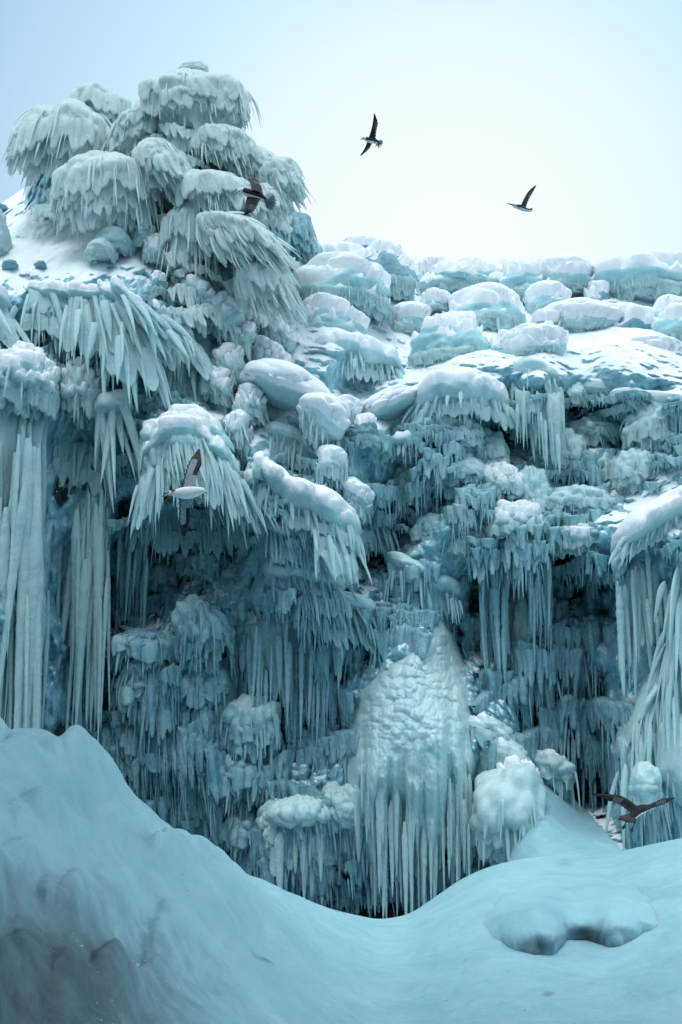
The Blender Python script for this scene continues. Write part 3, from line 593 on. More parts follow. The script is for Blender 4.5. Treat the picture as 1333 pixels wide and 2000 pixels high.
# ---- ridge boulders running down to the saddle
GR = 'fringed boulders along the ridge below the tower'
for L_, x, y, rx, rz, tl in [('fringed snow topped boulder at the top of the ridge', 385, 588, 40, 30, .5), ('fringed boulder with bright snow edge in the middle of the ridge', 432, 632, 42, 44, .7), ('snow edged boulder with short icicles just above the saddle', 470, 670, 30, 30, .6),
   ('narrow fringed boulder against the tower foot', 480, 610, 30, 38, .4), ('small fringed knob right of the ridge, under the swept dome', 545, 660, 38, 26, .5), ('fringed boulder in the hollow between ridge and shelf', 520, 705, 44, 26, .4),
   ('rough ice lump at the lower end of the ridge left of the saddle', 445, 720, 32, 34, .6), ('ice lump with blades hanging left of the snow saddle', 425, 765, 34, 30, .5), ('dripping ice lump under the left side of the saddle', 490, 800, 30, 36, .2), ('icy lump with short icicles beside the fringed shelf', 465, 850, 24, 32, 0)]:
    dome('ice_boulder', L_, 'ice boulder', x, y, .3, rx, rz, .5, n=80, L=38, w=9, wind=(.2, 0), e=(-.6, .35), out=.2, snow=.42, tilt=tl, group=GR, amp=.16, bs=2.6, prof='blade', th=.5, blade='blade')

# ================================================================== upper right shelf
GB = 'snow capped ice boulders on the upper shelf'
BD = dict(prof='spike', th=.5, out=.10, grav=1.1, blade='blade', group=GB)
for L_, x, y, rx, rz, n_, LL, sn, dp in [
  ('largest snow capped boulder with fringe, left on the shelf beside the tower', 665, 580, 74, 48, 170, 42, .38, 30.2),
  ('rounded pale boulder behind the largest one, just under the skyline', 668, 520, 48, 22, 60, 22, .8, 32.2),
  ('tall fringed ice boulder with dark hollow below, right of the largest one', 758, 545, 42, 50, 150, 44, .55, 31.8),
  ('low snow covered boulder below the largest one', 642, 645, 54, 34, 40, 26, .35, 29.6),
  ('wide lumpy boulder of scaled ice under the middle of the skyline', 905, 562, 68, 28, 120, 26, .72, 33.0),
  ('fringed boulder right of the wide scaled one', 1025, 572, 50, 36, 120, 30, .55, 32.6),
  ('snow draped boulder right of the middle of the skyline', 1105, 560, 50, 34, 60, 26, .35, 32.8),
  ('boulder with snow hood and drooping plates in the middle of the shelf', 945, 628, 62, 44, 120, 40, .5, 31.0),
  ('broad mass of overlapping ice scales below the hooded boulder', 880, 695, 62, 50, 90, 30, .7, 29.5),
  ('small boulder poking from the snow left of the hooded one', 850, 600, 22, 14, 20, 14, .6, 31.4),
  ('dark fringed boulder in the snow bowl on the right', 1225, 660, 44, 40, 110, 34, .42, 30.8),
  ('widest snow topped boulder at the right end of the skyline', 1268, 566, 84, 44, 150, 36, .5, 32.6),
  ('boulder cut by the right picture edge above the right shelf', 1318, 655, 44, 48, 100, 36, .45, 30.4),
  ('small grey boulder low in the snow left of the bowl', 1066, 676, 22, 22, 20, 16, .55, 30.0),
  ('tiny dark boulder high on the snow left of the bowl', 1068, 640, 22, 12, 10, 10, .5, 30.4),
  ('small round ice lump right under the broad scaled mass', 985, 690, 24, 24, 30, 18, .6, 29.2),
  ('little dark rock knob on the skyline', 984, 533, 15, 9, 0, 10, .9, 33.8),
  ('low boulder farthest left on the skyline beside the tower', 622, 505, 26, 12, 10, 14, .6, 33.5),
  ('dark stone band showing through snow on the skyline', 700, 494, 34, 9, 0, 14, .85, 33.6),
  ('small boulder at the far right skyline corner', 1325, 545, 30, 22, 30, 20, .5, 33.4),
  ('low ice hump between the fringed and the snow draped boulder', 1068, 600, 34, 26, 40, 20, .4, 32.0), ('half buried ice hump behind the dark fringed boulder', 1185, 565, 36, 26, 40, 24, .4, 33.0),
  ('ice hump in front of the wide scaled boulder', 845, 548, 30, 22, 40, 22, .4, 33.2), ('ice hump right of the low snow covered boulder', 800, 640, 36, 24, 40, 22, .3, 30.9), ('wide low hump above the brow at the right', 1130, 640, 60, 28, 40, 22, .2, 30.9),
  ('low hump left of the edge boulder above the brow', 1270, 705, 46, 22, 30, 20, .25, 29.6), ('hump of ice behind the brow over the long icicles', 1040, 690, 50, 26, 40, 22, .4, 29.2),
  ('grey boulder tucked between two snow hoods right of center', 1165, 600, 22, 26, 30, 20, .5, 32.2)]:
    dk = 'dark' in L_ or 'grey' in L_
    dome('ice_boulder', L_, 'ice boulder', x, y + 4, .5, rx*1.32, rz*1.28, rx*.0105 + .2, n=int(n_*1.6), L=LL*.8, w=9, e=(-.6, .12), snow=min(sn, .62) + .08, depth=dp, amp=.10 if 'scale' not in L_ else .12, bs=1.9 if 'scale' not in L_ else 3.0, body='dark' if dk else 'boulder', sthick=.16, **BD)
# small dark stones showing in the snow
rs_ = np.random.RandomState(5)
for x, y, s_, L_ in [(757, 672, 9, 'upper left stone of the dark stones by the fan ledge'), (776, 690, 11, 'largest of the dark stones in the snow by the fan ledge'), (790, 703, 7, 'lower right stone of the dark stones by the fan ledge'), (1172, 697, 9, 'dark stone in the snow just left of the dark fringed boulder'), (1245, 728, 10, 'dark stone in the snow below the dark fringed boulder'), (80, 520, 9, 'small dark stone in the left snow ledge'), (20, 520, 12, 'dark stone at the left end of the left snow ledge')]:
    dome('stone', L_, 'stone', x, y, .03, s_*1.3, s_, .16, n=0, body='dark', group='dark stones showing through the snow', res=.35, amp=.2)

# ================================================================== fringed ledges
GS = 'fringed snow ledges on the cliff'
fan('ice_ledge', 'fan shaped ledge with icicle fringe below the low snow covered boulder', 'ice ledge', [(600, 700, 0), (640, 682, .3), (700, 682, .3), (760, 705, 0), (778, 730, 0)], (-.45, 1), (.7, 1), 75, 58, 15, layers=2, off=.5, body=32, snow=.25, group=GS, grav=.8, **{k: v for k, v in B.items() if k not in ('layers',)})
fan('ice_ledge', 'snow heaped ledge with big ragged blades in the center of the cliff', 'ice ledge', [(822, 790, 0), (860, 762, .4), (910, 755, .5), (960, 772, .2), (985, 790, 0)], (-.7, 1), (.6, 1), 60, 56, 20, layers=2, off=.6, body=36, snow=.2, group=GS, grav=.6, **{k: v for k, v in B.items() if k not in ('layers',)})
fan('ice_ledge', 'row of small ice teeth along the brow at the upper right', 'ice ledge', [(1100, 752, 0), (1160, 760, 0), (1215, 765, 0)], (.2, 1), (.6, .8), 40, 32, 18, layers=2, off=.4, body=16, snow=.15, group=GS, **{k: v for k, v in B.items() if k not in ('layers',)})
fan('ice_ledge', 'blades pointing right under the brow near the right picture edge', 'ice ledge', [(1205, 768, 0), (1260, 780, 0), (1350, 790, 0), (1450, 790, 0)], (.9, .8), (.5, 1), 50, 42, 16, layers=2, off=.4, body=16, snow=.15, group=GS, **{k: v for k, v in B.items() if k not in ('layers',)})
fan('ice_ledge', 'bare pointed ice slab left of the center, below the snow dip', 'ice ledge', [(740, 890, 0), (780, 860, .2), (820, 855, .2), (835, 880, 0)], (-.6, 1), (.4, 1), 30, 40, 20, layers=2, off=.45, body=26, snow=.75, group=GS, **{k: v for k, v in B.items() if k not in ('layers',)})
fan('ice_fall', 'smooth pale spill of ice flowing over the brow above long icicles', 'ice fall', [(1000, 725, 0), (1040, 720, .25), (1080, 735, .2)], (-.1, 1), (.2, 1), 50, 62, 18, layers=3, off=.3, body=34, bmat='node', grav=.8, th=.5, prof='blade')
curtain('long clear icicles hanging free from the brow over the right recess', [(1008, 765), (1050, 770), (1100, 770)], 13, 110, 15, off=.9, back=18, knob=.03, Lr=.4, endL=1.5, group='curtains of hanging icicles', mt='blade')
dome('ice_dome', 'short toothed ice lobe under the brow right of the long icicles', 'ice dome', 1120, 775, .5, 24, 26, .4, n=50, L=24, w=9, e=(-.8, .3), prof='finger')
# left fringed shelf and what hangs under it
fan('ice_ledge', 'great snow streaked shelf with blades splaying right behind the lowest left gull', 'ice ledge', [(285, 900, .1), (330, 850, .3), (385, 845, .4), (430, 890, .3), (455, 930, 0)], (-.15, 1), (.75, 1), 85, 125, 21, layers=2, off=.9, body=34, snow=.3, group=GS, grav=.5, knob=.05, **{k: v for k, v in B.items() if k not in ('layers',)})
fan('ice_ledge', 'upper slope of the streaked shelf with short blades', 'ice ledge', [(335, 820, .1), (380, 815, .3), (425, 850, .2)], (0, 1), (.8, 1), 40, 80, 20, layers=2, off=.9, body=26, snow=.3, group=GS, **{k: v for k, v in B.items() if k not in ('layers',)})
fan('ice_fan', 'second row of dark blades hanging behind the streaked shelf', 'ice fan', [(260, 960), (330, 980), (400, 990), (500, 960)], (0, 1), (.3, 1), 60, 95, 14, layers=2, off=.3, body=0, blade='icicle', grav=.6, th=.6, prof='icicle')
dome('ice_saddle', 'smooth white snow saddle between the ridge and the center of the cliff', 'snow saddle', 565, 775, .25, 84, 40, .9, n=0, snow=-.6, sthick=.12, tilt=.35, amp=.08)
dome('ice_saddle', 'steep snow bank running down right from the snow saddle', 'snow saddle', 628, 830, .3, 50, 44, .7, n=60, L=50, w=12, e=(-.8, -.1), snow=-.1, sthick=.12, tilt=.75, amp=.08, out=.1)
fan('ice_fan', 'short thin icicles below the snow saddle', 'ice fan', [(520, 840), (570, 850), (630, 880), (665, 890)], (-.1, 1), (.1, 1), 40, 66, 13, layers=2, off=.35, body=16, snow=.5, grav=.8, prof='icicle', group=GL)
fan('ice_ledge', 'pointed snow ledge left of center with blades raking right', 'ice ledge', [(492, 960, 0), (520, 915, .2), (560, 960, .3), (620, 985, .5), (685, 1020, .3)], (-.3, 1), (.5, 1), 75, 66, 18, layers=2, off=.5, body=42, snow=.02, group=GS, grav=.7, **{k: v for k, v in B.items() if k not in ('layers',)})
dome('ice_boulder', 'dripping snow topped knob on the pointed ledge', 'ice boulder', 648, 915, .5, 30, 30, .5, n=60, L=42, w=9, e=(-.7, .3), snow=.35, out=.05, grav=1.3, group=GR)
dome('ice_boulder', 'ice lump with snow right of the snow bank', 'ice boulder', 672, 815, .3, 34, 30, .5, n=70, L=40, w=10, wind=(-.2, 0), e=(-.7, .3), snow=.35, group=GR)
dome('ice_boulder', 'bare blue boulder in the dip between saddle and center ledge', 'ice boulder', 712, 855, .3, 30, 32, .5, n=20, L=20, w=10, e=(-.7, 0), snow=.6, body='dark', group=GR)
dome('ice_saddle', 'snow covered dip between the fan ledge and the center ledge', 'snow saddle', 765, 805, .1, 60, 26, .8, n=0, snow=-.3, tilt=-.4, amp=.1)
dome('ice_saddle', 'low snow hummock left of the bare pointed slab', 'snow saddle', 690, 975, .35, 34, 24, .5, n=30, L=40, w=10, e=(-.8, 0), snow=.2, tilt=.5, amp=.14)
dome('ice_mass', 'snow streaked slope of the great shelf behind the lowest left gull', 'ice mass', 362, 885, .75, 84, 66, .8, n=120, L=100, w=16, wind=(.25, 0), e=(-.7, .3), out=.35, snow=.45, amp=.16, bs=2.4, tilt=.5, group=GS, spk=.5)
# ---- middle nodular masses
GM = 'frosted ice masses in the middle of the cliff'
for L_, x, y, rx, rz, n_, LL, wx, sn, of in [
  ('rounded frosted mass under the center ledge', 870, 850, 62, 48, 90, 34, 0, .85, .5), ('frosted bulge right of the rounded mass, leaning on the dark cleft', 945, 900, 40, 56, 80, 34, 0, .8, .5),
  ('frosted lobe with short icicles below the rounded mass', 880, 930, 62, 40, 120, 40, -.1, .7, .4), ('snow dusted tooth lobe in the middle, over three thin icicles', 975, 950, 40, 28, 90, 44, -.1, .45, .7),
  ('snow crested lobe with feathered tips right of center', 1000, 1030, 52, 36, 130, 48, .1, .4, .7), ('bulging shoulder below the cleft, right of the crested lobe', 1040, 980, 34, 60, 60, 30, .1, .8, .4),
  ('low feathered lobe left of the crested one', 925, 1065, 40, 26, 90, 46, -.1, .5, .6), ('snow spotted tooth ledge over the narrow dark recess', 1135, 1062, 46, 22, 100, 40, 0, .15, .6),
  ('frosted bulge at the back of the right recess', 1090, 900, 50, 60, 120, 36, 0, 1.2, .4), ('icicle fringed bulge high in the right recess', 1160, 850, 56, 34, 150, 48, .1, 1.2, .4),
  ('second fringed bulge low in the right recess', 1190, 925, 50, 40, 140, 50, .1, 1.2, .4), ('pale smooth bulge beside the right picture edge', 1290, 850, 60, 60, 80, 50, 0, .9, .4),
  ('knobbly mass at the foot of the right recess', 1130, 990, 60, 40, 110, 36, 0, .7, .4), ('rounded mass with snow left of the big right wedge', 1250, 930, 44, 50, 80, 40, 0, .5, .5),
  ('frosted bulge in the left part of the middle cliff', 800, 960, 46, 50, 90, 36, .2, .8, .4), ('frosted lobe hanging over the center hollow', 860, 1040, 44, 36, 100, 40, 0, .9, .4),
  ('dim frosted bulge at the back of the cleft', 1010, 850, 30, 50, 40, 24, 0, 1.2, .2)]:
    dome('ice_mass', L_, 'ice mass', x, y, of*.45, rx*1.1, rz*1.05, rx*.009 + .1, n=int(n_*1.9), L=LL*.7, w=7.5, wind=(wx, 0), e=(-.6, .6), out=.12, grav=1.1, snow=sn + .15 if sn < .5 else None, amp=.2, bs=3.0, group=GM, blade='blade', prof='spike', th=.6, body='body')
# ---- drooping fans left of center, over the columns
GD = 'layers of raked ice fingers left of center'
K = dict(prof='finger', th=.7, grav=.5, bmat='body', blade='icicle', group=GD, knob=.06, spread=.12)
fan('ice_fingers', 'top layer of raked ice fingers under the pointed ledge', 'ice fingers', [(520, 1020), (580, 1040), (640, 1060)], (.2, 1), (.45, 1), 40, 74, 15, layers=3, off=.5, body=32, **K)
fan('ice_fingers', 'second layer of raked ice fingers, widest of the set', 'ice fingers', [(530, 1110), (590, 1120), (660, 1130)], (.15, 1), (.55, 1), 45, 84, 15, layers=3, off=.5, body=32, **K)
fan('ice_fingers', 'lowest layer of raked ice fingers reaching toward the nodular mound', 'ice fingers', [(590, 1160), (650, 1170), (730, 1190)], (.2, 1), (.55, 1), 45, 84, 14, layers=3, off=.5, body=30, **K)
fan('ice_fingers', 'ragged ice fingers hanging right of the small dark cave', 'ice fingers', [(765, 1090), (800, 1100), (830, 1120)], (-.05, 1), (.15, 1), 26, 92, 16, layers=2, off=.5, body=28, **K)
fan('ice_fingers', 'fingers of ice above the nodular mound, right of the cave', 'ice fingers', [(830, 1140), (870, 1140), (890, 1150)], (0, 1), (.1, 1), 22, 60, 13, layers=2, off=.4, body=26, **K)
fan('ice_fingers', 'dense blades under the left end of the pointed ledge', 'ice fingers', [(690, 1040), (720, 1010), (760, 1030)], (-.1, 1), (.35, 1), 24, 60, 14, layers=2, off=.4, body=24, **K)
fan('ice_fingers', 'long ice fingers hanging from the tip of the pointed ledge', 'ice fingers', [(610, 1020, .3), (680, 1040, .3)], (.15, 1), (.3, 1), 16, 90, 20, layers=2, off=.8, body=0, **{**K, 'blade': 'blade'})
# ================================================================== curtains
GC = 'curtains of hanging icicles'
curtain('huge pale curtain of fused icicles at the left picture edge', [(-90, 750), (20, 740), (90, 790)], 57, 600, 32, off=.9, back=60, group=GC, knob=.03, Lr=.28, mt='blade', endL=1.25, dj=.4, wb=.8)
curtain('bluish inner icicles behind the huge left curtain', [(-80, 1000), (100, 1020)], 18, 440, 34, off=.15, back=30, group=GC, knob=.03, Lr=.2, dj=.2)
curtain('long tapering curtain of icicles second from the left', [(150, 960), (215, 950)], 34, 450, 27, off=.7, back=36, group=GC, knob=.03, mt='blade', dj=.25, Lr=.45)
curtain('narrow dim icicles between the two left curtains', [(115, 1000), (150, 1010)], 7, 400, 22, off=.0, back=14, group=GC, knob=.06)
dome('ice_mass', 'snow streaked lump on top of the huge left curtain', 'ice mass', 45, 755, .6, 66, 62, .7, n=60, L=60, w=14, e=(-.8, .2), snow=.42, amp=.22, bs=2.8, group=GM, out=.05)
dome('ice_mass', 'snow streaked lump right of the left curtain top', 'ice mass', 165, 775, .5, 42, 56, .6, n=70, L=60, w=13, e=(-.8, .3), snow=.42, amp=.22, bs=2.8, group=GM, out=.05)
fan('ice_fan', 'three long curved tusks of ice hanging below the lumps on the left', 'ice fan', [(190, 800, .2), (215, 790, .3), (240, 790, .2)], (-.02, 1), (.5, 1), 6, 170, 34, layers=2, off=.8, body=26, snow=.35, grav=.7, th=.6, prof='blade', group=GL, individual=99, apron=0)
fan('ice_fan', 'ragged icicles hanging under the lumps between the left curtains', 'ice fan', [(110, 840), (160, 860), (200, 870)], (0, 1), (.1, 1), 22, 90, 18, layers=2, off=.5, body=0, grav=.7, prof='icicle', group=GL)
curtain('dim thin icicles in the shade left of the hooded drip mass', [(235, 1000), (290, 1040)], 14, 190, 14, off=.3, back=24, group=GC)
curtain('straight rows of columns under the raked fingers', [(480, 1220), (560, 1200), (640, 1230)], 34, 230, 20, off=.25, back=50, group=GC, knob=.06, dj=.4)
curtain('lower columns of lumpy ice reaching the round shelf', [(560, 1320), (640, 1330), (680, 1340)], 20, 240, 22, off=.4, back=24, group=GC, knob=.1, prof='finger')
curtain('feathered icicles left of the thick column', [(935, 1110), (990, 1100)], 14, 230, 18, off=.5, back=24, group=GC, Lr=.5)
curtain('thick pale ice column with long icicles right of the mound', [(975, 1180), (1020, 1130), (1070, 1110)], 18, 330, 32, off=.5, back=40, group=GC, knob=.05, mt='blade')
curtain('straight thin icicles over the narrow recess', [(1030, 1080), (1075, 1080)], 12, 200, 14, off=.6, back=16, group=GC)
curtain('dark feathered curtain in the narrow recess', [(1090, 1200), (1150, 1180), (1200, 1220)], 26, 260, 22, off=.35, back=44, group=GC, knob=.06, Lr=.4, dj=.5)
curtain('lower dark curtain beside the bottom right cave', [(1080, 1330), (1140, 1320), (1180, 1350)], 16, 170, 16, off=.2, back=30, group=GC, knob=.06)
curtain('row of long round icicles under the big right wedge', [(1205, 1130), (1250, 1090), (1300, 1080)], 20, 230, 19, off=.4, back=30, group=GC, prof='finger', knob=.03, mt='blade', dj=.3)
fan('ice_ledge', 'big smooth snow wedge at the right picture edge with toothed rim', 'ice ledge', [(1225, 1055, 0), (1275, 1020, .1), (1335, 985, .2), (1440, 960, .2)], (-.7, .8), (.1, 1), 70, 56, 18, layers=2, off=.5, body=40, snow=-.1, group=GS, **{k: v for k, v in B.items() if k not in ('layers',)})
# right ice fall
fan('ice_fall', 'tall frozen fall at the right picture edge, upper sweep', 'ice fall', [(1345, 1080), (1345, 1180), (1310, 1280)], (-.25, 1), (-.15, 1), 60, 190, 28, layers=4, off=.55, body=46, bmat='node', grav=.8, prof='icicle', th=.6, blade='blade', ex=1.2)
fan('ice_fall', 'tall frozen fall at the right picture edge, lower sweep', 'ice fall', [(1310, 1290), (1260, 1370), (1230, 1440)], (0, 1), (0, 1), 60, 190, 28, layers=4, off=.5, body=46, bmat='node', grav=.8, prof='icicle', th=.6, blade='blade', ex=1.2)
curtain('wall of frozen ribs at the foot of the right fall behind the low gull', [(1215, 1450), (1270, 1430), (1340, 1420), (1440, 1400)], 30, 230, 34, off=.5, back=50, group=GC, prof='finger', knob=.03, mt='icicle')
dome('ice_mass', 'smooth bulge at the right edge beside the lower fall', 'ice mass', 1345, 1500, .7, 60, 110, .7, n=0, amp=.08, body='node', group=GM)
dome('ice_mass', 'rounded knob in the ribs above the low gull', 'ice mass', 1262, 1530, .8, 28, 40, .4, n=30, L=40, w=14, e=(-.8, 0), out=0, amp=.1, body='node', group=GM)
# ---- drip masses, lower left
GQ = 'dripping knobbly masses at the lower left of the cliff'
for L_, x, y, rx, rz, n_, LL, w_, of, tl in [
  ('hooded drip mass with thick icicles, brightest in the lower left', 400, 1235, 50, 62, 90, 84, 16, .8, -.6), ('lower part of the hooded mass with hanging fingers', 400, 1340, 44, 52, 80, 80, 15, .6, 0),
  ('flat topped dim ledge left of the hooded mass', 285, 1262, 60, 26, 90, 80, 15, .6, .1), ('frosted drips below the flat topped ledge', 285, 1340, 60, 50, 110, 80, 14, .4, 0), ('dim drips above the mound crest on the left', 250, 1450, 50, 60, 100, 80, 13, .3, 0),
  ('small skull sized pendant hanging alone in the middle of the drips', 362, 1478, 24, 32, 30, 40, 13, .7, 0), ('arched mass of drips left of the straight columns', 490, 1420, 56, 50, 130, 84, 17, .6, .3),
  ('lower drips under the arched mass', 470, 1510, 56, 40, 110, 80, 16, .5, 0), ('drips right of the pendant, near the crest', 400, 1540, 50, 40, 90, 70, 14, .4, 0), ('dim drips directly behind the mound crest', 350, 1580, 60, 40, 100, 60, 12, .3, 0),
  ('knobbly drips in the bottom corner beside the round shelf', 480, 1620, 44, 34, 90, 60, 16, .5, 0), ('small drip mass under the raked fingers on the left', 495, 1250, 28, 50, 60, 64, 14, .5, 0), ('faint feathered mass in the big dark hollow', 400, 1110, 60, 40, 110, 60, 12, .3, .5), ('faint drips at the back of the dark hollow', 300, 1130, 50, 40, 90, 70, 12, .3, 0)]:
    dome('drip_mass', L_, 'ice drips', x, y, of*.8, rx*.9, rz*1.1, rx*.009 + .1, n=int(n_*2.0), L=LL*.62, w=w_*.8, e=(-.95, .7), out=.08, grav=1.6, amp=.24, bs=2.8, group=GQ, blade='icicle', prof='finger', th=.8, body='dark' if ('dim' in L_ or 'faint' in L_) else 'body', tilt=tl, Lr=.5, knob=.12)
# ================================================================== nodular mound
def nodules(name, label, cat, areas, skirt, group=None, off=.15):
    _seed[0] += 1; rs = np.random.RandomState(_seed[0])
    x, y = areas[0][:2]; d = float(surf_depth(x, y)); root = empty(name, P(x, y + areas[0][3], d), label, cat, group); base = np.array(root.location)
    mb = MB(); s, q = sphere(44, 30)
    for (x, y, rx, rz, ry, of, tl) in areas:
        d = float(surf_depth(x, y)) - of; c = P(x, y, d); m = mpp(d); r3 = np.array([rx*m, ry, rz*m])
        s2, q2 = sphere(150, 100); ct, st = math.cos(tl), math.sin(tl); rot = np.array([[ct, 0, st], [0, 1, 0], [-st, 0, ct]])
        o_ = c + (s2*r3)@rot.T
        ws = o_ + .25*np.stack([fbm(o_*1.4, 3), fbm(o_*1.4 + 9, 3), fbm(o_*1.4 + 19, 3)], -1)
        h = .095*bulb(ws*np.array([7.4, 7.4, 6.0])) + .05*bulb(ws*np.array([13, 13, 10])) + .16*fbm(o_*.9, 3)
        mb.add(o_ + nrm((s2/r3)@rot.T)*h[..., None], q2)
    build('nodular_ice', mb, M['node'], root, loc=base)
    for (path, n, L, w, of, prof) in skirt:
        tq = np.linspace(0, 1, 60); pq = lerp_path(path, tq); d = surf_depth(*lerp_path(path, .5)[:2]) - of; m = mpp(d)
        mb = MB(); LLq = (np.full(60, float(L)) if np.isscalar(L) else np.interp(tq, np.linspace(0, 1, len(L)), L))*m
        drape_mesh(mb, P(pq[:, 0], pq[:, 1] - .15*np.mean(L), d + .35), np.repeat([[0, -.12, -1.]], 60, 0), LLq, w*m*.8, rs, w*m*.7, .3, n2=60, jag=.6)
        build('ice_skirt', mb, M['node'], root, loc=base); n = int(n*1.5); w = w*.7
        t = np.sort(rs.rand(n)); pp = lerp_path(path, t); d = surf_depth(*lerp_path(path, .5)[:2]) - of; m = mpp(d)
        rt = P(pp[:, 0], pp[:, 1] + rs.uniform(-.28, .12, n)*np.mean(L), d + rs.uniform(-.2, .3, n))
        for k in range(n):
            mb = MB(); lk = (L if np.isscalar(L) else np.interp(t[k], np.linspace(0, 1, len(L)), L))*m*rs.uniform(.55, 1.2)
            spines(mb, rt[k:k+1], np.array([[.01*rs.normal(), 0, -1.]]), np.array([[1., 0, 0]]), lk, w*m*.5*rs.uniform(.6, 1.35), w*m*.42, .3, prof, K=26, S=9, rs=rs, wob=.04, knob=.05)
            build('icicle', mb, M['icicle' if of < .3 else 'blade'], root, loc=base)
    return root
_seed[0] += 1; rs = np.random.RandomState(4)
rr_ = np.linspace(-1, 1, 330); yy_ = np.linspace(1212, 1600, 330); Rm, Ym = np.meshgrid(rr_, yy_, indexing='ij')
KY = [1212, 1240, 1275, 1310, 1360, 1430, 1500, 1590]; hwR = np.interp(yy_, KY, [6, 40, 58, 80, 108, 124, 130, 124]); hwL = np.interp(yy_, KY, [8, 40, 62, 120, 160, 170, 160, 130])
cxm = np.interp(yy_, KY, [856, 852, 848, 842, 832, 822, 812, 805]); Xm = cxm[None] + np.where(Rm > 0, hwR[None], hwL[None])*Rm*(1 + .22*perlin(np.stack([Ym*.022, np.sign(Rm)*3 + 0*Ym, 0*Ym], -1)))
bl_ = np.interp(yy_, KY, [.0, .35, .5, .6, .8, 1.0, 1.05, .6]); bul = bl_[None]*np.clip(1 - np.abs(Rm)**1.9, 0, 1)**.7 - .3*np.abs(Rm)**5 + .12
f1_ = bulb(np.stack([Xm*.047 + .4*perlin(np.stack([Ym*.012, Xm*.01, 0*Xm], -1)), 0*Xm, 0*Xm], -1)); jg = f1_*.8 + .7*perlin(np.stack([Xm*.03, 0*Xm, 0*Xm + 5], -1))
Yx = Ym + smooth(1430, 1600, Ym)*(10 + 170*np.clip(jg, 0, 1.2))*(1 - .5*np.abs(Rm)**2)
D0m = base_depth(Xm, Ym) + .35; D0m = D0m - (.72 + .75*bl_[None])*(1 - np.abs(Rm)**4); X0m = P(Xm, Yx, D0m)
wsm = X0m + .09*np.stack([fbm(X0m*1.5, 3), fbm(X0m*1.5 + 9, 3), fbm(X0m*1.5 + 19, 3)], -1)
lowm = smooth(1370, 1520, Ym + 120*perlin(np.stack([Xm*.02, 0*Xm, 0*Xm + 9], -1)))
hm = (1-lowm)*(.12*bulb(wsm*np.array([6.6, .5, 5.6])) + .035*bulb(wsm*np.array([14, 1, 12]))) + .14*fbm(X0m*1.1, 3) + (.10 + .24*lowm)*f1_ + lowm*.06*fbm(X0m*np.array([9, 1, 4]), 3)
Vm = P(Xm, Yx, D0m - hm*(1 - np.abs(Rm)**6) + lowm*(Yx - Ym)*.0012)
er = empty('ice_mound', P(820, 1590, 25.4), 'big bubbly cone of nodular ice in the lower middle with long icicle skirt', 'ice mound'); eb = np.array(er.location)
mb = MB(); mb.add(Vm, grid_q(330, 330)); build('nodular_ice', mb, M['node'], er, loc=eb)
for (path, n, L, w, dp_, prof) in [([(715, 1520), (790, 1530), (920, 1530)], 72, [120, 250, 240, 190], 16, 24.75, 'icicle'), ([(690, 1480), (800, 1500), (900, 1490)], 44, [110, 150, 150], 13, 24.75, 'finger'), ([(720, 1400), (800, 1390), (900, 1410)], 26, 110, 11, 24.95, 'icicle'), ([(880, 1560), (930, 1540)], 9, 190, 22, 24.95, 'icicle')]:
    tq = np.linspace(0, 1, 60); pq = lerp_path(path, tq); m = mpp(dp_); LLq = (np.full(60, float(L)) if np.isscalar(L) else np.interp(tq, np.linspace(0, 1, len(L)), L))*m
    if False:
        mb = MB(); drape_mesh(mb, P(pq[:, 0], pq[:, 1] - .1*np.mean(L) + 75*perlin(np.stack([tq*6 + n, 0*tq, 0*tq], -1)), dp_ + .3), np.repeat([[0, -.03, -1.]], 60, 0), LLq*.95, w*m*1.1, rs, w*m*.8, .3, n2=60, jag=.6)
        build('ice_skirt', mb, M['node'], er, loc=eb)
    t = np.sort(rs.rand(n)); pp = lerp_path(path, t); rt = P(pp[:, 0], pp[:, 1] + rs.uniform(-.35, .45, n)*np.mean(L), dp_ + rs.uniform(-.1, .3, n))
    for k in range(n):
        mb = MB(); lk = np.interp(t[k], tq, LLq)*rs.uniform(.5, 1.0)
        spines(mb, rt[k:k+1], np.array([[.01*rs.normal(), 0, -1.]]), np.array([[1., 0, 0]]), lk, w*m*.36*rs.uniform(.6, 1.5), w*m*.34, .3, prof, K=30, S=9, rs=rs, wob=.06, knob=.08)
        build('icicle', mb, M['blade'], er, loc=eb)
nodules('ice_mound', 'flat topped nodular shelf with bubbly drips at the bottom of the cliff', 'ice mound',
  [(585, 1590, 56, 20, .6, .5, 0), (560, 1630, 40, 60, .5, .35, 0), (610, 1640, 44, 70, .5, .4, 0), (540, 1600, 30, 30, .4, .4, 0)],
  [([(530, 1620), (640, 1620)], 18, 110, 20, .85, 'finger'), ([(540, 1680), (650, 1680)], 16, 80, 18, .5, 'finger')])
nodules('ice_mound', 'rounded nodular lump with one great icicle reaching the crest', 'ice mound',
  [(700, 1585, 52, 40, .6, .4, 0), (660, 1600, 30, 60, .4, .3, 0), (715, 1620, 40, 50, .5, .35, 0)],
  [([(700, 1620), (735, 1620)], 5, 165, 30, .85, 'icicle'), ([(660, 1620), (760, 1610)], 16, 90, 15, .7, 'finger')])
curtain('dark dripping ribs at the bottom center in front of the black cave', [(620, 1650), (700, 1660), (800, 1650), (860, 1640)], 34, 110, 18, off=.1, back=40, group=GC, prof='finger', knob=.14, mt='dark', Lr=.3)
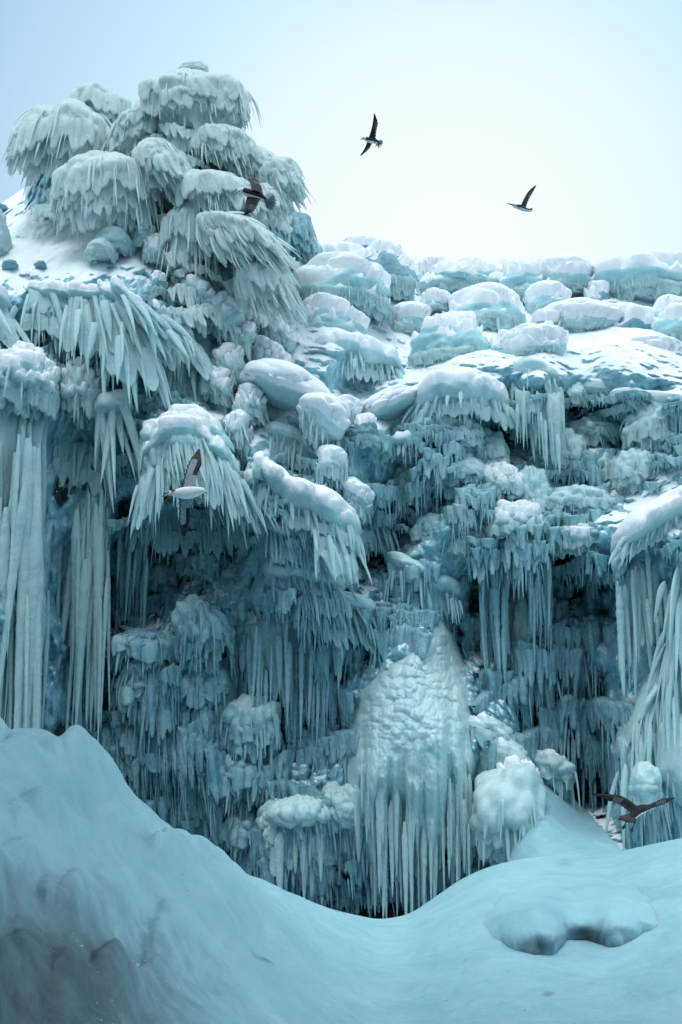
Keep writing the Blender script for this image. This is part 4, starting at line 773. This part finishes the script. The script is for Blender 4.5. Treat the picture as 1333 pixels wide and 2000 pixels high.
# smooth lumps right of the mound
GE = 'smooth snowy lumps right of the nodular mound'
for L_, x, y, rx, rz, ry, sn, n_, tl in [('topmost snowy lump right of the nodular mound', 955, 1430, 46, 24, .5, .5, 40, .4), ('second snowy lump, stepping down from the topmost', 985, 1475, 48, 30, .6, .45, 70, .3), ('broad pale lump with vertical flutes above the right snow', 990, 1590, 66, 90, .8, .75, 110, 0),
   ('snow dusted shoulder of the fluted lump', 1010, 1530, 50, 34, .8, .3, 50, .4), ('ice lump at the head of the snow chute', 1075, 1500, 44, 30, .6, .5, 50, .4), ('small blue lump at the foot of the chute', 1085, 1672, 40, 26, .4, 2.0, 20, 0)]:
    dome('ice_mass', L_, 'ice mass', x, y, .5, rx, rz, ry, n=n_, L=64, w=15, e=(-.7, .4), out=.02, grav=1.4, snow=sn + .38, amp=.15, bs=2.0, group=GE, blade='blade', prof='finger', th=.7, body='node', tilt=tl)
ua, va = np.meshgrid(np.linspace(0, 1, 70), np.linspace(0, 1, 90), indexing='ij')
gx_ = (1000*(1-ua) + 1098*ua)*(1-va) + (990*(1-ua) + 1232*ua)*va; gy_ = (1512*(1-ua) + 1530*ua)*(1-va) + (1712*(1-ua) + 1680*ua)*va
g_ = P(gx_, gy_, base_depth(gx_, gy_) - .05 - .5*np.sin(np.pi*np.clip(ua*1.0, 0, 1))**.5 - 1.6*va**2 + .6*(1-va)**3)
g_[..., 1] -= .14*fbm(g_*1.2, 4) + .08*bulb(g_*1.7)
mb = MB(); mb.add(g_, grid_q(70, 90)); o = build('snow_slope', mb, GM_); o['kind'] = 'structure'

# ================================================================== foreground
CR = np.array([(-1400, 1380, 7), (-700, 1400, 8), (-200, 1395, 9.5), (0, 1425, 10.5), (14, 1462, 11), (60, 1467, 11.3), (95, 1470, 11.5), (150, 1491, 12), (210, 1530, 12.4), (260, 1568, 12.8), (310, 1612, 13.2), (335, 1637, 13.6), (370, 1653, 14), (450, 1694, 15), (550, 1738, 16.5),
  (650, 1777, 18), (740, 1797, 19), (800, 1787, 19.5), (850, 1752, 20), (900, 1717, 20.5), (950, 1694, 20.5), (1000, 1681, 20.5), (1060, 1672, 20.5), (1130, 1672, 20.6), (1200, 1665, 20.5), (1260, 1652, 20), (1333, 1636, 19.5), (1700, 1600, 18), (2600, 1560, 16)], float)
fu = np.concatenate([np.linspace(-1400, -40, 60)[:-1], np.linspace(-40, 1373, 520), np.linspace(1373, 2600, 60)[1:]]); nf = len(fu); nr = 560
tr = np.linspace(0, 1, nr)
U, TT = np.meshgrid(fu, tr, indexing='ij')
cpy = np.interp(fu, CR[:, 0], CR[:, 1])[:, None]; cd = np.interp(fu, CR[:, 0], CR[:, 2])[:, None]
ker_ = np.exp(-(np.arange(-12, 13)/5.)**2); ker_ /= ker_.sum()
cd = np.convolve(np.pad(cd[:, 0], 12, 'edge'), ker_, 'valid')[:, None]
sm7 = np.exp(-(np.arange(-24, 25)/8.)**2); sm7 /= sm7.sum(); c7 = np.convolve(np.pad(cpy[:, 0], 24, 'edge'), sm7, 'valid'); wq_ = smooth(120, 260, fu); cpy = (cpy[:, 0]*(1-wq_) + c7*wq_)[:, None]
near = np.interp(fu, [-1400, 0, 700, 1333, 2600], [4.5, 6.2, 8.5, 9.0, 8.0])[:, None]
smn = np.exp(-(np.arange(-90, 91)/40.)**2); smn /= smn.sum(); near = np.convolve(np.pad(near[:, 0], 90, 'edge'), smn, 'valid')[:, None]
front = TT < .8; tf = np.clip(TT/.8, 0, 1)
Dp = near*(cd/near)**(tf**1.15)                       # depth grows towards the crest
py_n = 2330.
PYf = py_n + (cpy - py_n)*(1 - (1 - tf)**1.45)
pos = P(U, PYf, Dp)
tb = np.clip((TT - .8)/.2, 0, 1)
pos[..., 1] += tb*6; pos[..., 0] *= (1 + tb*6/np.maximum(Dp, 1)); pos[..., 2] -= 2.6*tb**1.4 + .0
inn = smooth(0, .10, 1 - tf)*1.0                       # keep the crest line itself
lf = 1 - smooth(380, 640, U + (1700 - PYf)*.35)
W2 = pos.copy()
lump = gauss(U, PYf, [(60, 1560, 120, 90, .22), (180, 1560, 110, 80, .20), (40, 1700, 120, 60, .25), (230, 1640, 60, 60, .12), (60, 1800, 90, 80, .22), (170, 1830, 80, 90, .18), (350, 1770, 110, 100, .16), (230, 1960, 60, 80, .2), (130, 1950, 60, 90, .16), (50, 1960, 70, 70, .2), (470, 1700, 120, 60, .10)])
h = lf*inn*(.14*bulb(W2*np.array([1.5, 1.1, 1.5])) + .08*fbm(W2*1.3, 2)) + inn*lump*.8
h = h + inn*.022*fbm(W2*2.0, 3) + inn*.006*fbm(W2*np.array([9, 4, 9]), 2) + inn*.09*fbm(W2*.6 + 4, 3)
# grooves
h = h - inn*gauss(U, PYf, [(285, 1790, 26, 70, .10), (265, 1900, 26, 70, .10)])
# icy bank on the right: shelf above, hollow below
bt = gauss(U, PYf, [(1060, 1745, 110, 34, 1), (1220, 1745, 90, 34, .9), (1130, 1725, 180, 30, .8)]); bb = gauss(U, PYf, [(1040, 1858, 90, 24, 1), (1165, 1838, 60, 20, .8), (1250, 1815, 60, 22, .8)])
h = h + inn*(.04*bt - .04*bb) + inn*.07*gauss(U, PYf, [(1220, 1935, 150, 22, 1), (960, 1880, 120, 20, .6)])
pos[..., 2] += h
lob = 0*U
for x_, y_, a_, b_, s_ in [(66, 1890, 75, 66, .6), (0, 1970, 80, 60, .6), (235, 1960, 80, 86, .6), (140, 1990, 80, 60, .5), (35, 1765, 80, 80, .9), (140, 1835, 84, 74, .9), (240, 1790, 80, 66, .8), (30, 1610, 90, 80, 1), (170, 1570, 110, 90, 1), (340, 1880, 80, 110, .8), (110, 1680, 90, 60, .8), (360, 1720, 110, 70, .7), (250, 1660, 70, 60, .6), (440, 1800, 120, 100, .5)]:
    rr2 = ((U - x_ + 10*fbm(W2*1.3, 2))/a_)**2 + ((PYf - y_)/b_)**2; lb_ = s_*min(1, a_/105.)**1.5*np.clip(1 - rr2, 0, 1)**1.6; dlt = lob - lb_; lob = .5*(lob + lb_ + np.sqrt(dlt*dlt + .004))
pos[..., 1] -= inn*lob*.26; pos[..., 2] += inn*lob*.24
icy = gauss(U, PYf, [(1000, 1825, 70, 30, .6), (1110, 1815, 130, 24, .6), (1230, 1800, 60, 22, .6), (1070, 1950, 26, 10, .6), (520, 1905, 26, 12, .5), (1100, 1690, 40, 14, .5)]) + .95*lf*gauss(U, PYf, [(20, 2040, 480, 300, 1)])  # ice patches; the last term paints shade into the lower-left ground
pos[..., 1] += gauss(U, PYf, [(1110, 1805, 150, 34, 1)])*.10*(bulb(np.stack([W2[..., 0]*7, W2[..., 0]*0, W2[..., 2]*1.5], -1)) - .5)*-1
ex_ = np.linspace(0, 1, 12)[:-1][:, None]            # carries the ground on to below and behind the viewer
p0 = pos[:, :1]; pe = p0 + (np.array([0, -14, -.2]) - p0*np.array([0, 1, 0]) + 0*p0)*(1 - ex_[None]); pe[..., 2] = p0[..., 2] - .3*(1-ex_[None, :, 0])
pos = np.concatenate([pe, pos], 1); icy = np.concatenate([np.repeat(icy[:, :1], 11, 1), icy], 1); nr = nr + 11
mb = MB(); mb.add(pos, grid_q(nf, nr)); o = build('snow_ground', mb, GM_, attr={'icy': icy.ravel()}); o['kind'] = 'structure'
# added wide ground below and around, unseen, dark to cut bounced light
mb = MB(); g1 = np.linspace(-1500, 1500, 80); g2 = np.linspace(-1500, 1500, 80); A_, B_ = np.meshgrid(g1, g2, indexing='ij')
mb.add(np.stack([A_, B_, -5.0 + .3*fbm(np.stack([A_, B_, A_*0], -1)*.01, 3)], -1), grid_q(80, 80))
o = build('unseen_dark_ground', mb, simple('unseen_ground_dark', (.07, .13, .16), .4, .4, .05)); o['kind'] = 'structure'

def ground_depth(px, py):
    cy = np.interp(px, CR[:, 0], CR[:, 1]); c_ = np.interp(px, CR[:, 0], CR[:, 2]); nr_ = np.interp(px, [-1400, 0, 700, 1333, 2600], [4.5, 6.2, 8.5, 9.0, 8.0])
    f = 1 - (1 - (py - py_n)/(cy - py_n))**(1/1.45); return float(nr_*(c_/nr_)**(f**1.15))
xb = np.linspace(930, 1300, 90); ub = np.linspace(0, 1, 90)
yt = np.interp(xb, [930, 980, 1040, 1110, 1150, 1220, 1270, 1300], [1812, 1784, 1772, 1768, 1762, 1766, 1776, 1800]); yb_ = np.interp(xb, [930, 970, 1020, 1062, 1100, 1140, 1180, 1210, 1245, 1275, 1300], [1822, 1842, 1856, 1866, 1836, 1826, 1840, 1848, 1826, 1812, 1806])
db = np.array([ground_depth(a_, b_) for a_, b_ in zip(xb, yb_)]) - .03; db = np.convolve(np.pad(db, 8, 'edge'), np.ones(17)/17, 'valid')
br = empty('ice_bank', P(xb[45], yb_[45], db[45]), 'low grey bank of bare fluted ice under a snow lip at the lower right', 'ice bank'); bl = np.array(br.location)
Tf = np.linspace(0, 1, 50); Yf = yt[:, None] + (yb_ + 22 - yt)[:, None]*Tf[None]; Xf = xb[:, None] + 0*Yf; dcen = db
Vf = P(Xf, Yf, dcen[:, None] + .04 + (.34*(1 - Tf)**2)[None] - (.12*np.sin(np.pi*Tf))[None]*(np.sin(np.pi*ub)**.5)[:, None])
wf_ = smooth(0, .4, Tf)[None]; Vf[..., 1] -= wf_*(.12*bulb(np.stack([Vf[..., 0]*5.5, Vf[..., 2]*.9, 0*Xf], -1)) + .12*fbm(Vf*2.2, 3))
Tb = np.linspace(0, 1, 30); rch = 6 + 60*np.sin(np.pi*ub)**.6; yk = np.maximum(yt - rch, np.interp(xb, CR[:, 0], CR[:, 1]) + 8)
dk_ = np.array([ground_depth(a_, b_) for a_, b_ in zip(xb, yk)]); Pf = Vf[:, 0]; Pk = P(xb, yk, dk_ + .1); Vt = Pf[:, None]*(1-Tb)[None, :, None] + Pk[:, None]*Tb[None, :, None]
Vt[..., 2] += (.04*np.sin(np.pi*Tb)[None]*(np.sin(np.pi*ub)**.5)[:, None]) + .04*fbm(Vt*2.1, 3)*np.sin(np.pi*Tb)[None]
Va = np.concatenate([Vt[:, :0:-1], Vf], 1); ia = np.concatenate([np.zeros((90, 29)), (np.clip(Tf*1.5, 0, 1)[None]*(np.sin(np.pi*ub)**.4)[:, None])*.80*(.85 + .6*fbm(Vf*2.5, 3))], 1)
mb = MB(); mb.add(Va, grid_q(90, 79)); build('ice_face', mb, GM_, br, loc=bl, attr={'icy': ia.ravel()})
# added roof and wall shapes, out of view, placed to shade the near snow
mb = MB(); s_, q_ = sphere(60, 40)
v_ = s_*np.array([12.0, 9.0, 1.4]); v_ = v_*(1 + .10*fbm(s_*1.7 + 3, 4))[..., None] + np.array([-6.5, 1.8, 7.9])
mb.add(v_, q_)
v_ = s_*np.array([3.2, 7.0, 6.0]); v_ = v_*(1 + .2*fbm(s_*1.7 + 8, 4))[..., None] + np.array([-8.0, 2.5, 1.0])
mb.add(v_, q_)
o = build('shade_blockers', mb, simple('blocker_dark', (.035, .038, .042), .8, .4, 3)); o['kind'] = 'structure'

# ================================================================== small icicle fringes all over the cliff
rs = np.random.RandomState(99); mb = MB(); mb2 = MB(); mbU = MB()
for k in range(560):
    x = rs.uniform(-120, 1450); y = rs.uniform(560, 1700)
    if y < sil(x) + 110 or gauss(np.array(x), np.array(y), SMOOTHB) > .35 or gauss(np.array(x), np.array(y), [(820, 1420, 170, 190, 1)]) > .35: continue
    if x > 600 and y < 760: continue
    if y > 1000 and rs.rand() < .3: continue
    if (x < 240 and 700 < y < 1460) or (x > 1200 and y > 1060) or gauss(np.array(x), np.array(y), [(820, 1430, 120, 180, 1)]) > .4 or rs.rand() < 1.3*gauss(np.array(x), np.array(y), ROCK_SHADE) - .25: continue
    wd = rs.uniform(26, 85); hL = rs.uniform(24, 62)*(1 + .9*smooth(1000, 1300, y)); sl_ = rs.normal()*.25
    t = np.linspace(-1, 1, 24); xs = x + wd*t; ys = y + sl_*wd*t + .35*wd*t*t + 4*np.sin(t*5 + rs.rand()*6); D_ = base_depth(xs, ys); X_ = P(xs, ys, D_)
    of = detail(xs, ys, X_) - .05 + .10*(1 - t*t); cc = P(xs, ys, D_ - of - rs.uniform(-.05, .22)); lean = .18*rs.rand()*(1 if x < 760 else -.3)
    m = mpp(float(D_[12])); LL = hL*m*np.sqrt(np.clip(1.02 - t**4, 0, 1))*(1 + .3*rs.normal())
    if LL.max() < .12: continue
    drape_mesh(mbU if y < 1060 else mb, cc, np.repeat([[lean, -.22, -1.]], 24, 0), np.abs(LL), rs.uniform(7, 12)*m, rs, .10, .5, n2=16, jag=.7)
    n_ = int(wd*.35); tt_ = rs.rand(n_); ix = (tt_*23).astype(int)
    spines(mb2, cc[ix] - UPZ*(LL[ix]*rs.uniform(.2, .7, n_))[:, None] + np.array([0, -.06, 0]), np.repeat([[lean, -.1, -1.]], n_, 0) + .08*rs.normal(size=(n_, 3)), np.repeat([[1., 0, 0]], n_, 0), np.abs(LL[ix])*rs.uniform(.5, 1.1, n_), 3.2*m*rs.uniform(.5, 1.3, n_), 3.0*m*rs.uniform(.5, 1.1, n_), .5, 'icicle', K=9, S=5, rs=rs, knob=.06)
mb3 = MB()
for k in range(150):
    x = rs.uniform(90, 560); y = rs.uniform(230, 600)
    if y < sil(x) + 70 or (x < 330 and y > 400) or (y > 440 and x < 350): continue
    wd = rs.uniform(24, 60); hL = rs.uniform(30, 60); sl_ = .3*(x > 330) + rs.normal()*.15
    t = np.linspace(-1, 1, 24); xs = x + wd*t; ys = y + sl_*wd*t + .5*wd*t*t; cc = P(xs, ys, base_depth(xs, ys) - rs.uniform(.35, 1.15) + .25*t*t); m = mpp(27.)
    drape_mesh(mb3, cc, np.repeat([[rs.uniform(.1, .6)*(1 if x > 300 else .2), -.25, -1.]], 24, 0), hL*m*np.sqrt(np.clip(1.02 - t**4, 0, 1)), rs.uniform(7, 10)*m, rs, .10, .6, n2=18, jag=.7)
o = build('frost_feathers', mb3, M['tower']); o['kind'] = 'stuff'; o['label'] = 'pale frost feathers filling the gaps between the domes of the tower'; o['category'] = 'frost'
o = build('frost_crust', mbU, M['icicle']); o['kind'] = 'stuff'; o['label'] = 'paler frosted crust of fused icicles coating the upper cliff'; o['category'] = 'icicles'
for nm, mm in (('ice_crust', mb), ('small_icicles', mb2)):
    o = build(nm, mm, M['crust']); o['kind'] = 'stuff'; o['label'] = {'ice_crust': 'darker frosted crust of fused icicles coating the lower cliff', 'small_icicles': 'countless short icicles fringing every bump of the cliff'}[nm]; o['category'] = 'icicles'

# crumbs of ice and snow lying on the foreground
mb = MB(); s_, q_ = sphere(10, 7); cells = rs.randint(0, nf, 5000), rs.randint(60, int(nr*.78), 5000); cnt = 0
for i_, j_ in zip(*cells):
    if not (-40 < fu[i_] < 1373): continue
    p_ = pos[i_, j_]
    if perlin(p_*1.1 + 5) < .02: continue
    r_ = .003 + .008*rs.rand()**4; mb.add(p_ + s_*r_*np.array([1.3, 1.3, .7])*(1 + .5*fbm(s_*1.5 + rs.rand(3)*30, 2))[..., None]*rs.uniform(.7, 1.5, 3), q_); cnt += 1
    if cnt > 420: break
o = build('ice_crumbs', mb, M['node']); o['kind'] = 'stuff'; o['label'] = 'small crumbs of ice and snow strewn over the foreground'; o['category'] = 'ice crumbs'

# ================================================================== birds
BM = [simple('plumage_dark', (.011, .009, .011), .7, .45, 18), simple('plumage_white', (.70, .75, .76), .8, .1), simple('plumage_grey', (.035, .033, .038), .7, .35, 18),
      simple('plumage_pale_grey', (.19, .25, .31), .8, .2), simple('flight_feathers', (.006, .006, .009), .6, .4, 18), simple('quill_light', (.13, .13, .14), .7, .3, 20)]
BILL = simple('bill', (.22, .20, .08), .4); EYE = simple('eye', (.01, .01, .012), .2); FOOT = simple('foot_skin', (.20, .055, .06), .5, .25)
def cr(pts, t):
    pts = np.asarray(pts, float); n = len(pts); x = np.linspace(0, 1, n); 
    s = t*(n-1); i = np.clip(s.astype(int), 0, n-2); f = (s - i)[:, None]
    p0 = pts[np.maximum(i-1, 0)]; p1 = pts[i]; p2 = pts[i+1]; p3 = pts[np.minimum(i+2, n-1)]
    return .5*(2*p1 + (p2-p0)*f + (2*p0 - 5*p1 + 4*p2 - p3)*f*f + (3*p1 - p0 - 3*p2 + p3)*f**3)
def bird(label, D, spine, up, wings, tail, feet=None, under=False, eye_side=None, tail_mat=3):
    """spine: (px, py, dd, half-width px) bill base -> rump; wings: [(leading edge pts, trailing edge pts)], each (px, py, dd)"""
    m = mpp(D); Q = lambda a: P(np.asarray(a, float)[..., 0], np.asarray(a, float)[..., 1], D + np.asarray(a, float)[..., 2])
    sp = np.asarray(spine, float); base = P(sp[2, 0], sp[2, 1], D)
    root_mb = MB(); K = 34; S = 16; t = np.linspace(0, 1, K)
    cc = cr(np.concatenate([Q(sp[:, :3]), sp[:, 3:4]*m], -1), t); c = cc[:, :3]; r = np.maximum(cc[:, 3], .002)
    r[0] *= .25; r[-1] *= .3
    tg = nrm(np.gradient(c, axis=0)); U_ = nrm(np.asarray(up, float)[None] - (tg@np.asarray(up, float))[:, None]*tg); Sd = np.cross(tg, U_)
    an = np.linspace(0, 2*np.pi, S, endpoint=False)
    v = c[:, None] + Sd[:, None]*np.cos(an)[None, :, None]*r[:, None, None] + U_[:, None]*np.sin(an)[None, :, None]*(r*.9)[:, None, None]
    q = grid_q(S, K, True); ii = q//K; kk = q % K; q = kk*S + ii
    kc = kk.mean(1)/K; sn = np.sin(an[ii[:, 0]] + np.pi/S)
    mi = np.where(kc < .30, 1, np.where(sn > -.15, 0, 1))
    mi = np.where((kc > .85) & (mi == 0), 2, mi)
    for k in np.unique(mi):
        qq = q[mi == k]; root_mb.add(v.reshape(-1, 3), qq, int(k))
    for wi, (le, te) in enumerate(wings):
        le = np.asarray(le, float); te = np.asarray(te, float)
        le = np.concatenate([le[:1] - .4*(le[1:2] - le[:1]), le]); te = np.concatenate([te[:1] - .4*(te[1:2] - te[:1]), te])
        n = 60; tw = np.linspace(0, 1, n); LE = cr(Q(le), tw); TE = cr(Q(te), tw)
        sc_ = np.zeros(n)
        fth = np.where(tw > .12, .5*np.abs(np.sin(tw*np.pi*11)), 0)
        span = LE[-1] - LE[0]; TE = TE + (LE - TE)*(.22*fth)[:, None]
        J = 9; cfr = np.linspace(0, 1, J)
        mid = LE[:, None]*(1-cfr)[None, :, None] + TE[:, None]*cfr[None, :, None]
        nn = grid_norm(mid, False); 
        if (nn@np.array([0, -1., 0])).mean() < 0: nn = -nn
        chord = np.linalg.norm(TE-LE, axis=1)[:, None]
        camber = np.sin(np.pi*cfr)[None]*chord*.06*(-1 if under else 1)
        thk = (.075*chord*np.sqrt(cfr)[None]*(1-cfr)[None]*2.2 + .0025)
        mid = mid + nn*camber[..., None]
        a = mid + nn*thk[..., None]; b = mid - nn*thk[..., None]
        vv = np.concatenate([a, b[:, ::-1]], 1); J2 = 2*J
        Iq, Jq = np.meshgrid(np.arange(n-1), np.arange(J2), indexing='ij'); J3 = (Jq+1) % J2
        qq = np.stack([Iq*J2+Jq, Iq*J2+J3, (Iq+1)*J2+J3, (Iq+1)*J2+Jq], -1).reshape(-1, 4)
        s_ = ((Iq+.5)/(n-1)).ravel(); jj = Jq.ravel(); face = jj < J; cf = np.where(face, jj/(J-1.), (J2-1-jj)/(J-1.))
        band = (np.floor(tw[Iq.ravel()]*n/1.5) % 2) == 0
        if under: near_m = np.where(s_ > .80, 4, np.where((cf < .28) & (s_ > .45), 0, np.where(cf > .85, 2, 3)))
        else: near_m = np.where((s_ > .55) & (s_ < .78) & (cf > .35), np.where(band, 5, 2), np.where(s_ > .55, 4, np.where(cf > .7, 2, 0)))
        far_m = np.where(under, 0, np.where(s_ > .8, 4, 3)); mi = np.where(face, near_m, far_m)
        for k in np.unique(mi): root_mb.add(vv.reshape(-1, 3), qq[mi == k], int(k))
        ca = np.array([[0, j, J2-1-j, J2-1-j] for j in range(J-1)])
    # tail fan: overlapping feathers inside the same mesh
    (bx, by, bd), ends, fw = tail
    for (ex, ey, ed) in ends:
        a = Q((bx, by, bd)); b = Q((ex, ey, ed)); ax = nrm(b - a); sd = nrm(np.cross(ax, np.array([.05, -1, .45]))); nu_ = np.cross(sd, ax)
        tt_ = np.linspace(0, 1, 7); wv = (.5 + .7*tt_)*np.sqrt(np.clip(1-tt_**5, 0, 1))*fw*m; wv[-1] = .15*fw*m
        pts = a + (b-a)*tt_[:, None]; th_ = .004
        vv = np.stack([pts + sd*wv[:, None], pts + nu_*th_, pts - sd*wv[:, None], pts - nu_*th_], 1)
        Iq, Jq = np.meshgrid(np.arange(6), np.arange(4), indexing='ij'); J3 = (Jq+1) % 4
        root_mb.add(vv.reshape(-1, 3), np.stack([Iq*4+Jq, Iq*4+J3, (Iq+1)*4+J3, (Iq+1)*4+Jq], -1).reshape(-1, 4), tail_mat)
    o = build('seabird', root_mb, BM, loc=base); o['label'] = label; o['category'] = 'seabird'; o['group'] = 'seabirds flying in front of the ice cliff'
    # bill: hooked cone with tube
    h0 = c[0]; fd = -tg[0]; r0 = cc[3, 3]
    mb = MB(); kb = 7; tb_ = np.linspace(0, 1, kb); pb = h0 + fd*(tb_*r0*1.9 - r0*.25)[:, None] - U_[0]*(tb_**3*r0*.35)[:, None]
    rb = r0*.42*(1 - .65*tb_); rb[-1] = r0*.05
    a8 = np.linspace(0, 2*np.pi, 8, endpoint=False)
    vb = pb[:, None] + Sd[0]*np.cos(a8)[None, :, None]*(rb*.7)[:, None, None] + U_[0]*np.sin(a8)[None, :, None]*rb[:, None, None]
    I_, J_ = np.meshgrid(np.arange(kb-1), np.arange(8), indexing='ij'); J3 = (J_+1) % 8
    mb.add(vb.reshape(-1, 3), np.stack([I_*8+J_, I_*8+J3, (I_+1)*8+J3, (I_+1)*8+J_], -1).reshape(-1, 4)); build('beak', mb, BILL, o, loc=base)
    s, qs = sphere(14, 10); hc = c[3]
    for sg in (-1, 1):
        mb = MB(); mb.add(hc + Sd[3]*sg*r[3]*.86 + U_[3]*r[3]*.35 + s*r[3]*np.array([.30, .30, .26]), qs); build('eye', mb, EYE, o, loc=base)
    for f in feet or []:
        mb = MB(); lp = Q(np.asarray(f[0], float)); tl = np.linspace(0, 1, 8); lp = cr(lp, tl); rl = .011 - .004*tl
        sg = nrm(np.gradient(lp, axis=0)); e1 = nrm(np.cross(sg, [0.1, 1, 0])); e2 = np.cross(sg, e1)
        vb = lp[:, None] + e1[:, None]*np.cos(a8)[None, :, None]*rl[:, None, None] + e2[:, None]*np.sin(a8)[None, :, None]*rl[:, None, None]
        I_, J_ = np.meshgrid(np.arange(7), np.arange(8), indexing='ij'); J3 = (J_+1) % 8
        mb.add(vb.reshape(-1, 3), np.stack([I_*8+J_, I_*8+J3, (I_+1)*8+J3, (I_+1)*8+J_], -1).reshape(-1, 4))
        an_, toes = lp[-1], Q(np.asarray(f[1], float)); nt_ = 9
        web = cr(toes, np.linspace(0, 1, nt_)); web = an_ + (web - an_)*(1 - .12*np.abs(np.sin(np.linspace(0, 1, nt_)*np.pi*2)))[:, None]
        top = np.concatenate([[an_], web]) + np.array([0, -.006, 0]); bot = np.concatenate([[an_], web]) + np.array([0, .006, 0])
        qq = [[0, k, k+1, k+1] for k in range(1, nt_)] + [[10, 10+k+1, 10+k, 10+k] for k in range(1, nt_)] + [[k, 10+k, 10+k+1, k+1] for k in range(1, nt_)] + [[0, 10, 11, 1], [0, nt_, 10+nt_, 10]]
        mb.add(np.concatenate([top, bot]), np.array(qq)); build('foot', mb, FOOT, o, loc=base)
    return o
bird('dark seabird gliding left high in the open sky, wings up and down', 24,
  [(708, 271, 0, 2), (711, 270, 0, 4.2), (715, 271, 0, 5), (720, 273, 0, 6.5), (726, 274, .05, 7), (733, 276, .1, 6), (740, 279, .15, 4), (744, 281, .2, 2)], (.15, -.6, .8),
  [([(721, 268, 0), (726, 252, -.05), (729, 237, -.05), (731, 221, -.1)], [(735, 272, .05), (736, 256, .05), (739, 240, 0), (733, 223, -.08)]),
   ([(718, 276, 0), (714, 287, .1), (709, 296, .2), (704, 304, .3)], [(728, 279, .1), (723, 289, .2), (716, 296, .3), (705, 304.5, .35)])],
  ((738, 279, .1), [(746, 273, .2), (748, 276, .2), (748, 280, .2), (747, 284, .2), (744, 288, .2), (740, 289, .2), (735, 286, .2)], 4.2))
bird('seabird with white belly banking left in the sky at the right', 24,
  [(1003, 402, 0, 1.5), (1005, 403, 0, 3.2), (1010, 404, 0, 4.2), (1016, 406, 0, 5), (1022, 408, .05, 5), (1030, 410, .1, 4.2), (1036, 411, .15, 3)], (.05, -.25, .95),
  [([(1018, 400, 0), (1025, 386, .1), (1034, 372, .2), (1047.5, 361, .3)], [(1029, 403, .1), (1034, 389, .2), (1041, 377, .3), (1048, 362, .3)]),
   ([(1012, 401, -.1), (1007, 399.5, -.25), (1001, 398.5, -.4), (991, 397, -.5)], [(1018, 401.5, 0), (1010, 401.4, -.15), (1002, 400.6, -.3), (991, 397.8, -.45)])],
  ((1033, 410, .1), [(1040, 406, .2), (1041, 408, .2), (1041, 411, .2), (1039, 414, .2), (1035, 414, .2)], 2.4))
bird('brown backed seabird with white head flying left in front of the ice tower', 17.5,
  [(464, 376, 0, 2), (468, 373, 0, 5), (473, 372, 0, 7), (479, 374, 0, 8.5), (486, 377, 0, 10), (497, 381, .04, 10), (510, 386, .1, 8), (520, 392, .15, 6), (527, 396, .2, 3)], (.1, -.55, .75),
  [([(491, 369, 0), (490, 361, .15), (487, 354, .25), (485, 350, .3)], [(515, 378, .1), (513, 366, .2), (508, 357, .3), (504, 352, .35)]),
   ([(484, 383, 0), (480, 396, -.05), (478, 408, -.1), (477, 421, -.12)], [(510, 390, .05), (504, 402, 0), (497, 412, -.05), (480, 421, -.1)])],
  ((518, 390, .1), [(533, 378, .2), (537, 383, .2), (540, 390, .2), (540, 397, .2), (538, 403, .2), (533, 409, .2), (526, 406, .2)], 8))
bird('pale bellied seabird seen from below over the streaked shelf, wings spread', 16,
  [(401, 961, 0, 2.5), (397, 959, 0, 6), (391, 959, 0, 8), (384, 960, 0, 10), (374, 962, 0, 12), (360, 963, 0, 12), (348, 963, 0, 9), (338, 964, 0, 5), (331, 965, 0, 2)], (.0, 1, .25),
  [([(381, 952, 0), (386, 925, .1), (394, 905, .15), (391, 877, .3)], [(354, 949, .05), (361, 922, .1), (369, 900, .2), (388, 877, .3)]),
   ([(376, 972, 0), (372, 995, .1), (371, 1015, .2), (362, 1047, .35)], [(348, 972, .05), (349, 998, .1), (349, 1022, .2), (356, 1047, .35)])],
  ((340, 964, .05), [(331, 959, .1), (329, 962, .1), (329, 966, .1), (331, 969, .1)], 4),
  feet=[([(342, 956, -.03), (334, 961, -.03)], [(319, 963, -.03), (318, 965, -.03), (320, 967, -.03)]), ([(336, 969, -.03), (330, 969, -.03)], [(318, 967, -.03), (317, 970, -.03), (320, 971, -.03)])], under=True, tail_mat=1)
bird('dark seabird flying away low over the snow at the right, pink feet dangling', 15.5,
  [(1277, 1578, .35, 2.2), (1274, 1577, .3, 3.4), (1268, 1577, .25, 5), (1262, 1578, .2, 7.5), (1252, 1581, .12, 10), (1244, 1586, .05, 9.5), (1237, 1593, -.02, 8), (1230, 1599, -.1, 5), (1226, 1601, -.15, 3)], (-.1, -.5, .85),
  [([(1247, 1576, .05), (1232, 1565, 0), (1219, 1557, 0), (1202, 1552, 0), (1155, 1550, .15)], [(1233, 1588, -.05), (1218, 1578, -.05), (1204, 1569, -.05), (1193, 1566, 0), (1157, 1552, .15)]),
   ([(1256, 1576, .1), (1277, 1568, .1), (1295, 1560, .1), (1318, 1558, .15)], [(1262, 1585, .05), (1280, 1577, .05), (1299, 1571, .05), (1318, 1559.5, .15)])],
  ((1236, 1592, -.05), [(1208, 1600, -.2), (1216, 1603, -.2), (1222, 1605, -.2), (1228, 1606, -.2), (1234, 1607, -.2), (1240, 1608, -.15)], 6),
  feet=[([(1226, 1602, -.1), (1222, 1607, -.1)], [(1213, 1618, -.12), (1217, 1621, -.12), (1222, 1619, -.12)]), ([(1242, 1603, -.1), (1238, 1612, -.1)], [(1230, 1622, -.12), (1233, 1627, -.12), (1237, 1626, -.12)])], tail_mat=2)
